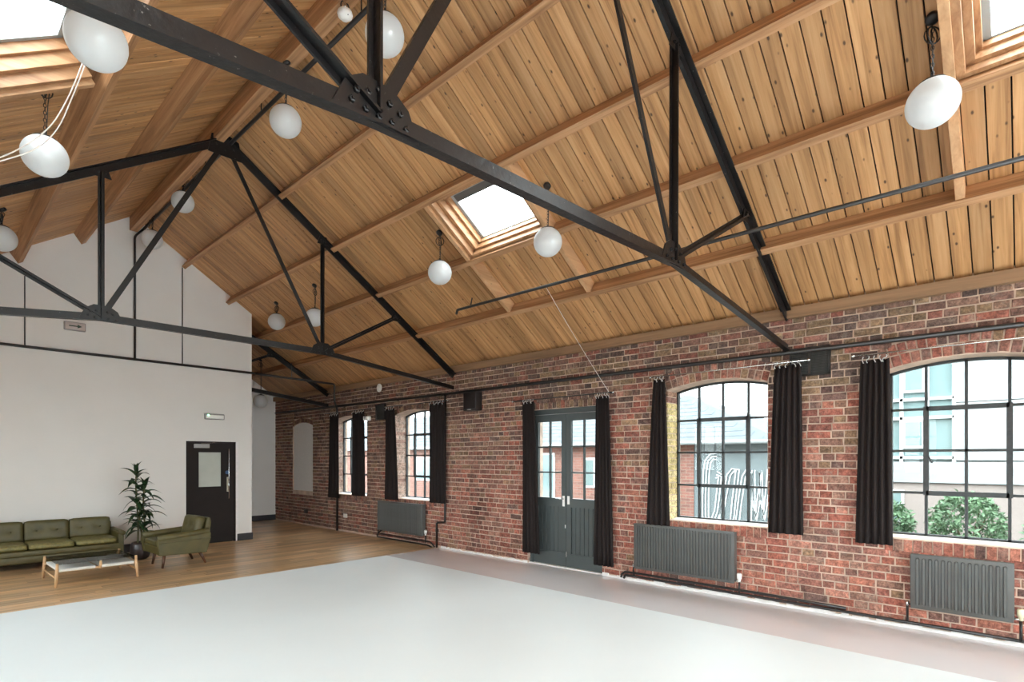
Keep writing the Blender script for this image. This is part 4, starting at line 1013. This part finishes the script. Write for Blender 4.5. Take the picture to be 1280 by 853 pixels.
armchair()

# ------------------------------------------------------------------ coffee table
def coffee_table():
    root = thing('coffee_table', 'low coffee table with glass top, pale wooden legs and white woven shelf', 'coffee table', (1.57, 9.24, 0), math.radians(1.5)); B = MT['beech']; hx, hy = 0.425, 0.415
    for sx in (-1, 1):
        for sy in (-1, 1):
            MB().tube([(sx*(hx+0.01),sy*(hy+0.005),0.0),(sx*hx,sy*hy,0.12),(sx*(hx-0.008),sy*(hy-0.004),0.292)], [0.013,0.02,0.015], 10).build('leg', B, root, smooth=True)
        MB().tube([(sx*hx,-hy,0.11),(sx*hx,hy,0.11)], 0.012, 8).build('stretcher', B, root, smooth=True)
    for sy in (-1, 1): MB().tube([(-hx,sy*(hy-0.03),0.19),(hx,sy*(hy-0.03),0.19)], 0.012, 8).build('rail', B, root, smooth=True)
    MB().box(-0.02,0.02,-hy+0.02,hy-0.02,0.178,0.196).build('crossbar', B, root)
    MB().tube([(0.03,-hy+0.03,0.17),(0.03,-hy+0.03,0.275)], [0.022,0.014], 8).build('support_peg', B, root, smooth=True)
    for a, b in ((-hx+0.02,-0.025),(0.025,hx-0.02)):
        sh = rounded_box('woven_shelf', MT['cord_weave'], root, a, b, -hy+0.015, hy-0.015, 0.182, 0.212, 0.008, 2); m = MB(); n = 40
        for i in range(n):
            x = a+(b-a)*(i+0.5)/n; m.tube([(x,-hy+0.014,0.197),(x,-hy+0.02,0.2135),(x,hy-0.02,0.2135),(x,hy-0.014,0.197)], 0.0042, 4)
        w = m.build('cord_strands', MT['cord_weave'], sh); w['kind'] = 'stuff'
    rounded_box('glass_top', MT['smoked'], root, -hx+0.012, hx-0.012, -hy+0.012, hy-0.012, 0.276, 0.284, 0.003, 2)
coffee_table()

# ------------------------------------------------------------------ potted plant
def plant():
    root = thing('potted_plant', 'tall potted dracaena with dark strap leaves in a dark pot', 'plant', (2.40, 10.36, 0)); q = random.Random(5)
    MB().lathe([(0.085,0),(0.118,0.03),(0.138,0.10),(0.14,0.16),(0.128,0.24),(0.112,0.275),(0.10,0.275),(0.098,0.245)], n=28).build('pot', MT['pot'], root, smooth=True)
    MB().lathe([(0.1,0.24),(0.0,0.248)], n=20).build('soil', MT['soil'], root)
    LM = []
    for v in range(4):
        m = MB(); L, W = 0.28+0.025*v, 0.044; n = 7; vs = []; fs = []; droop = 0.7+0.35*v
        for i in range(n+1):
            t = i/n; w = W*math.sin(math.pi*min(1, 0.12+0.88*t)**0.8)*(1-0.15*t); a = 0.55-droop*t; x = L*t*(1-0.10*t*droop); z = L*(0.42*t-0.45*droop*t*t)
            if i == n: w = 0.001
            for s in (-1, 0, 1): vs.append((x, s*w, z+abs(s)*w*0.35))
        for i in range(n):
            for s in (0, 1): fs.append((i*3+s, i*3+s+1, i*3+s+4, i*3+s+3))
        LM.append(m.add(vs, fs).mesh('leaf', MT['leaf'], True, False))
    canes = [((-0.03,0.02),(-0.05,0.0),1.40,0.50), ((0.045,-0.01),(0.06,0.02),1.15,0.45), ((0.0,-0.05),(-0.005,-0.03),0.80,0.42)]
    for (bx,by),(tx,ty),zt,zs in canes:
        pts = [(bx+(tx-bx)*t+0.012*math.sin(6*t), by+(ty-by)*t, 0.235+(zt-0.235)*t) for t in [k/8 for k in range(9)]]
        st = MB().tube(pts, [0.015-0.006*k/8 for k in range(9)], 8).build('stem', MT['stem'], root, smooth=True)
        n = int((zt-zs)/0.027)
        for i in range(n):
            t = (zs+(zt-zs)*i/n-0.235)/(zt-0.235); x, y = bx+(tx-bx)*t, by+(ty-by)*t; z = 0.235+(zt-0.235)*t
            o = link('leaf', q.choice(LM), st); o.location = (x, y, z); up = 0.0 if i < n-6 else (i-n+6)*0.16
            o.rotation_euler = (q.uniform(-.25,.25), -up-q.uniform(-0.35,0.35), i*2.4+q.uniform(-.4,.4)); s = q.uniform(0.75,1.15)*(1-0.3*max(0, up)); o.scale = (s, s*q.uniform(0.9,1.2), s)
        for k in range(5):
            o = link('leaf', LM[0], st); o.location = pts[-1]; o.rotation_euler = (0, -0.75-q.uniform(0,0.4), k*1.26+q.uniform(-.3,.3)); s = q.uniform(0.55,0.8); o.scale = (s,s,s)
plant()

# ------------------------------------------------------------------ outside the windows
MT['asphalt'] = plain('grey_paving', lin(96,96,94), 0.9, vary=0.15, scale=2)
MT['slate'] = plain('slate_roof', lin(84,92,96), 0.8, vary=0.2, scale=5)
MT['o_brick'] = None
def outbrick(name, c1, c2, mortar):
    m, nt, b = newmat(name); b.inputs['Roughness'].default_value = 0.9; ge = N(nt, 'ShaderNodeNewGeometry'); mp = N(nt, 'ShaderNodeMapping'); mp.inputs['Rotation'].default_value = (math.pi/2, 0, math.pi/2)
    nt.links.new(ge.outputs['Position'], mp.inputs[0])
    sx = N(nt, 'ShaderNodeSeparateXYZ'); nt.links.new(ge.outputs['Position'], sx.inputs[0]); cx = N(nt, 'ShaderNodeCombineXYZ')
    ad = N(nt, 'ShaderNodeMath', operation='ADD'); nt.links.new(sx.outputs[0], ad.inputs[0]); nt.links.new(sx.outputs[1], ad.inputs[1])
    nt.links.new(ad.outputs[0], cx.inputs[0]); nt.links.new(sx.outputs[2], cx.inputs[1])
    t = N(nt, 'ShaderNodeTexBrick', i_Scale=1.0, i_Color1=(*c1,1), i_Color2=(*c2,1), i_Mortar=(*mortar,1)); t.inputs['Brick Width'].default_value = 0.23; t.inputs['Row Height'].default_value = 0.078; t.inputs['Mortar Size'].default_value = 0.006
    nt.links.new(cx.outputs[0], t.inputs['Vector']); nt.links.new(t.outputs[0], b.inputs['Base Color']); return m
MT['o_brick'] = outbrick('street_brick', lin(146,100,88), lin(122,86,76), lin(142,130,120))
MT['o_grey'] = plain('grey_painted_wall', lin(112,122,124), 0.8, vary=0.08, scale=3)
MT['o_white'] = plain('white_cladding', lin(150,154,154), 0.6, vary=0.03, scale=2)
MT['o_pink'] = plain('pale_render', lin(148,136,130), 0.8, vary=0.04, scale=2)
MT['o_glass'] = plain('street_glass', lin(120,140,140), 0.08, vary=0.1, scale=1)  # pale base colour stands in for the reflected sky
MT['o_frame'] = plain('white_window_frame', lin(214,216,216), 0.5)
MT['o_leaf'] = plain('shrub_leaf', lin(92,120,88), 0.6, vary=0.5, scale=3)
MT['lettering'] = plain('white_lettering', lin(226,230,230), 0.6)
g = struct(MB().box(XW+0.36, 70, -45, 70, -0.3, -0.12).build('ground_yard', MT['asphalt']))
g = struct(MB().box(-60, XL-0.36, -45, 70, -0.3, -0.12).build('ground_lane', MT['asphalt']))
# low slate-roofed building with the painted wall
root = thing('low_building', 'low brick building with slate hipped roof seen through the window and doors', 'building', (13.0, 10.0, -0.12))
BX = 13.0; ya, yb = 4.05, 26.0; ez = 2.17
MB().box(0, 6.0, 6.0-10, yb-10, 0, ez).build('brick_wall', MT['o_brick'], root)
MB().box(0.02, 6.0, ya-10, 6.0-10, 0, ez).build('painted_wall', MT['o_grey'], root)
rz = ez+1.5; m = MB(); y0, y1 = ya-10-0.15, yb-10
vs = [(-0.2,y0,ez-0.05),(6.2,y0,ez-0.05),(6.2,y1,ez-0.05),(-0.2,y1,ez-0.05),(3.0,y0+3.6,rz),(3.0,y1,rz)]
m.add(vs, [(0,3,2,1),(0,1,4),(1,2,5,4),(2,3,5),(3,0,4,5)]); rf = m.build('slate_roof', MT['slate'], root)
n = 12
for i in range(n):                                            # slate courses on the near slope
    t = (i+0.5)/n; x = -0.2+3.2*t; z = ez-0.05+(rz-ez+0.05)*t; ys = y0+3.6*t+0.3
    MB().obox((x,(ys+y1)/2,z), ((0,1,0),(3.2,0,rz-ez+0.05),(-(rz-ez+0.05),0,3.2)), ((y1-ys)/2,0.12,0.006)).build('slate_course', MT['slate'], rf)
MB().tube([(-0.26,y0,ez-0.06),(-0.26,y1,ez-0.06)], 0.05, 8).build('gutter', MT['o_white'], root, smooth=True)
MB().tube([(-0.06,6.45-10,0),(-0.06,6.45-10,ez-0.05)], 0.045, 8).build('downpipe', MT['o_frame'], root, smooth=True)
for y, z0, z1, w in ((8.9,0.9,1.75,0.8),(10.9,0.0,1.9,1.1),(12.6,0.9,1.8,1.0),(16.5,0.9,1.8,1.2),(19.5,0.9,1.8,1.2)):
    f = MB().box(-0.03,0.02,y-10-w/2,y-10+w/2,z0,z1).build('window', MT['o_frame'], root)
    for k in (0, 1): MB().box(-0.036,-0.025,y-10-w/2+0.05+k*w/2,y-10+k*w/2-0.05+0.02,z0+0.06,z1-0.06).build('pane', MT['o_glass'], f)
# white outlined lettering painted on the grey wall
lt = thing('wall_lettering', 'large white outlined italic letters painted on the grey wall outside', 'lettering', (BX-0.005, 4.1, 0.0))
def stroke(name, pts, offs=(-0.032, 0.032)):
    r = empty(name); r.parent = lt
    for off in offs:
        m = MB(); P = [Vector((0, p[0], p[1])) for p in pts]
        Q = []
        for i, p in enumerate(P):
            d = (P[min(i+1,len(P)-1)]-P[max(i-1,0)]).normalized(); nrm = Vector((0,-d.z,d.y)); Q.append(p+nrm*off)
        for a, b in zip(Q, Q[1:]): m.bar(a, b+(b-a).normalized()*0.01, 0.012, 0.024, up=(0, -(b-a).z, (b-a).y))
        m.build('stroke_line', MT['lettering'], r)
def arcp(cy, cz, ry, rz_, a0, a1, n=8): return [(cy+ry*math.cos(math.radians(a0+(a1-a0)*i/n)), cz+rz_*math.sin(math.radians(a0+(a1-a0)*i/n))) for i in range(n+1)]
yq = lambda px: (lambda u: 13.0*(math.cos(YAW)-u*math.sin(YAW))/(math.sin(YAW)+u*math.cos(YAW)) - 4.1)((px-640)/FPX)
def zq(px, py): u = (px-640)/FPX; t = 13.0/(math.sin(YAW)+u*math.cos(YAW)); return CAM_H+(HORIZON-py)/FPX*t
def pl(pp): return [(yq(x), zq(x, y)) for x, y in pp]
stroke('letter_g', pl([(896,571),(890,571),(885,577),(883,590),(882,620),(882,645),(885,656),(891,655),(897,640),(900,615),(902,596),(896,594)]), (-0.075, 0.0, 0.075))
stroke('letter_r', pl([(901,652),(906,620),(911,594),(916,588),(922,588),(920,605),(917,630),(915,652)]), (-0.04, 0.04))
stroke('letter_a', pl([(922,652),(926,620),(930,596),(934,589),(938,592),(938,612),(937,652)]), (-0.04, 0.04))
stroke('letter_w', pl([(942,588),(942,625),(945,650),(949,620),(951,590),(952,625),(955,650),(959,615),(961,588)]), (-0.03, 0.03))
# modern building
root = thing('modern_building', 'modern glass and white panel building seen through the large window', 'building', (14.6, -3.0, -0.12))
MB().box(0.12, 6, -9, 6.4, 0, 9).build('core_wall', MT['o_white'], root)
ga, gb = 1.55-3+3, 3.3+3
P = lambda y: y+3.0
MB().box(0.0, 0.12, P(-12), P(3.4), 0, 1.20).build('ground_wall', MT['o_pink'], root)
for k in range(12):
    y = 3.4-1.25*k; MB().box(-0.06, 0.1, P(y-1.24), P(y), 1.215, 1.66).build('cladding_panel', MT['o_white'], root)
MB().box(0.06, 0.1, P(1.1), P(3.4), 1.68, 6.6).build('glass_wall', MT['o_glass'], root)
for y in (3.4, 2.85, 2.42, 2.0, 1.55, 1.1): MB().box(-0.02, 0.08, P(y)-0.03, P(y)+0.03, 1.66, 6.6).build('mullion', MT['o_frame'], root)
for z in (1.75, 2.6, 3.0, 3.9, 4.3, 5.2): MB().box(-0.02, 0.08, P(1.1), P(3.4), z-0.03, z+0.03).build('transom', MT['o_frame'], root)
for y in (2.63, 1.78):
    for z in (1.95, 3.15): 
        f = MB().box(-0.03, 0.08, P(y)-0.2, P(y)+0.2, z, z+0.62).build('opening_light', MT['o_frame'], root); MB().box(-0.04,-0.02,P(y)-0.15,P(y)+0.15,z+0.05,z+0.57).build('pane', MT['o_glass'], f)
for k in range(7):
    for j in range(4): MB().box(-0.05, 0.1, P(1.07-1.3*k)-1.28, P(1.07-1.3*k), 1.69+1.2*j, 1.69+1.2*j+1.185).build('cladding_panel', MT['o_white'], root)
f = MB().box(-0.05, 0.03, P(1.95), P(2.75), 0.35, 1.05).build('window', MT['o_frame'], root)
for a, b, c, d in ((2.0,2.32,0.72,1.0),(2.38,2.7,0.72,1.0),(2.0,2.32,0.4,0.66),(2.38,2.7,0.4,0.66)): MB().box(-0.06,-0.03,P(a),P(b),c,d).build('pane', MT['o_glass'], f)
# shrubs
LEAF = MB().add([(0,0,0),(0.05,0.022,0.01),(0.1,0,0.0),(0.05,-0.022,0.01)], [(0,1,2,3)])
def shrub(label, x, y, r, h, n, seed):
    q = random.Random(seed); root = thing('shrub', label, 'shrub', (x, y, -0.12), group='shrubs outside the large window'); m = MB()
    for i in range(n):
        t, p = q.uniform(0, 2*math.pi), math.acos(q.uniform(-0.6, 1)); rr = r*q.uniform(0.65, 1.0); c = Vector((rr*math.sin(p)*math.cos(t), rr*math.sin(p)*math.sin(t), h*0.5+h*0.5*math.cos(p)*q.uniform(.8,1)))
        rot = Matrix.Rotation(q.uniform(0,6.3),3,'Z') @ Matrix.Rotation(q.uniform(-1.2,1.2),3,'Y') @ Matrix.Rotation(q.uniform(-1,1),3,'X'); s = q.uniform(0.7,1.4)
        m.add([c + rot @ (Vector(v)*s) for v in LEAF.v], [(0,1,2,3)])
    f = m.build('foliage', MT['o_leaf'], root); f['kind'] = 'stuff'
    s = MB()
    for k in range(5): t = k*1.26; s.tube([(0,0,0),(r*0.3*math.cos(t),r*0.3*math.sin(t),h*0.4),(r*0.55*math.cos(t),r*0.55*math.sin(t),h*0.75)], [0.02,0.013,0.006], 5)
    s.build('stems', MT['stem'], root)
shrub('round green shrub outside the large window beside the curtain', 12.6, 2.0, 0.5, 0.95, 1500, 1)
shrub('leafy green shrub outside the large window in front of the white panels', 12.2, 0.75, 0.55, 1.15, 1700, 2)
shrub('leafy green shrub outside the large window at the edge of the photo', 12.0, -0.55, 0.6, 1.05, 1700, 3)
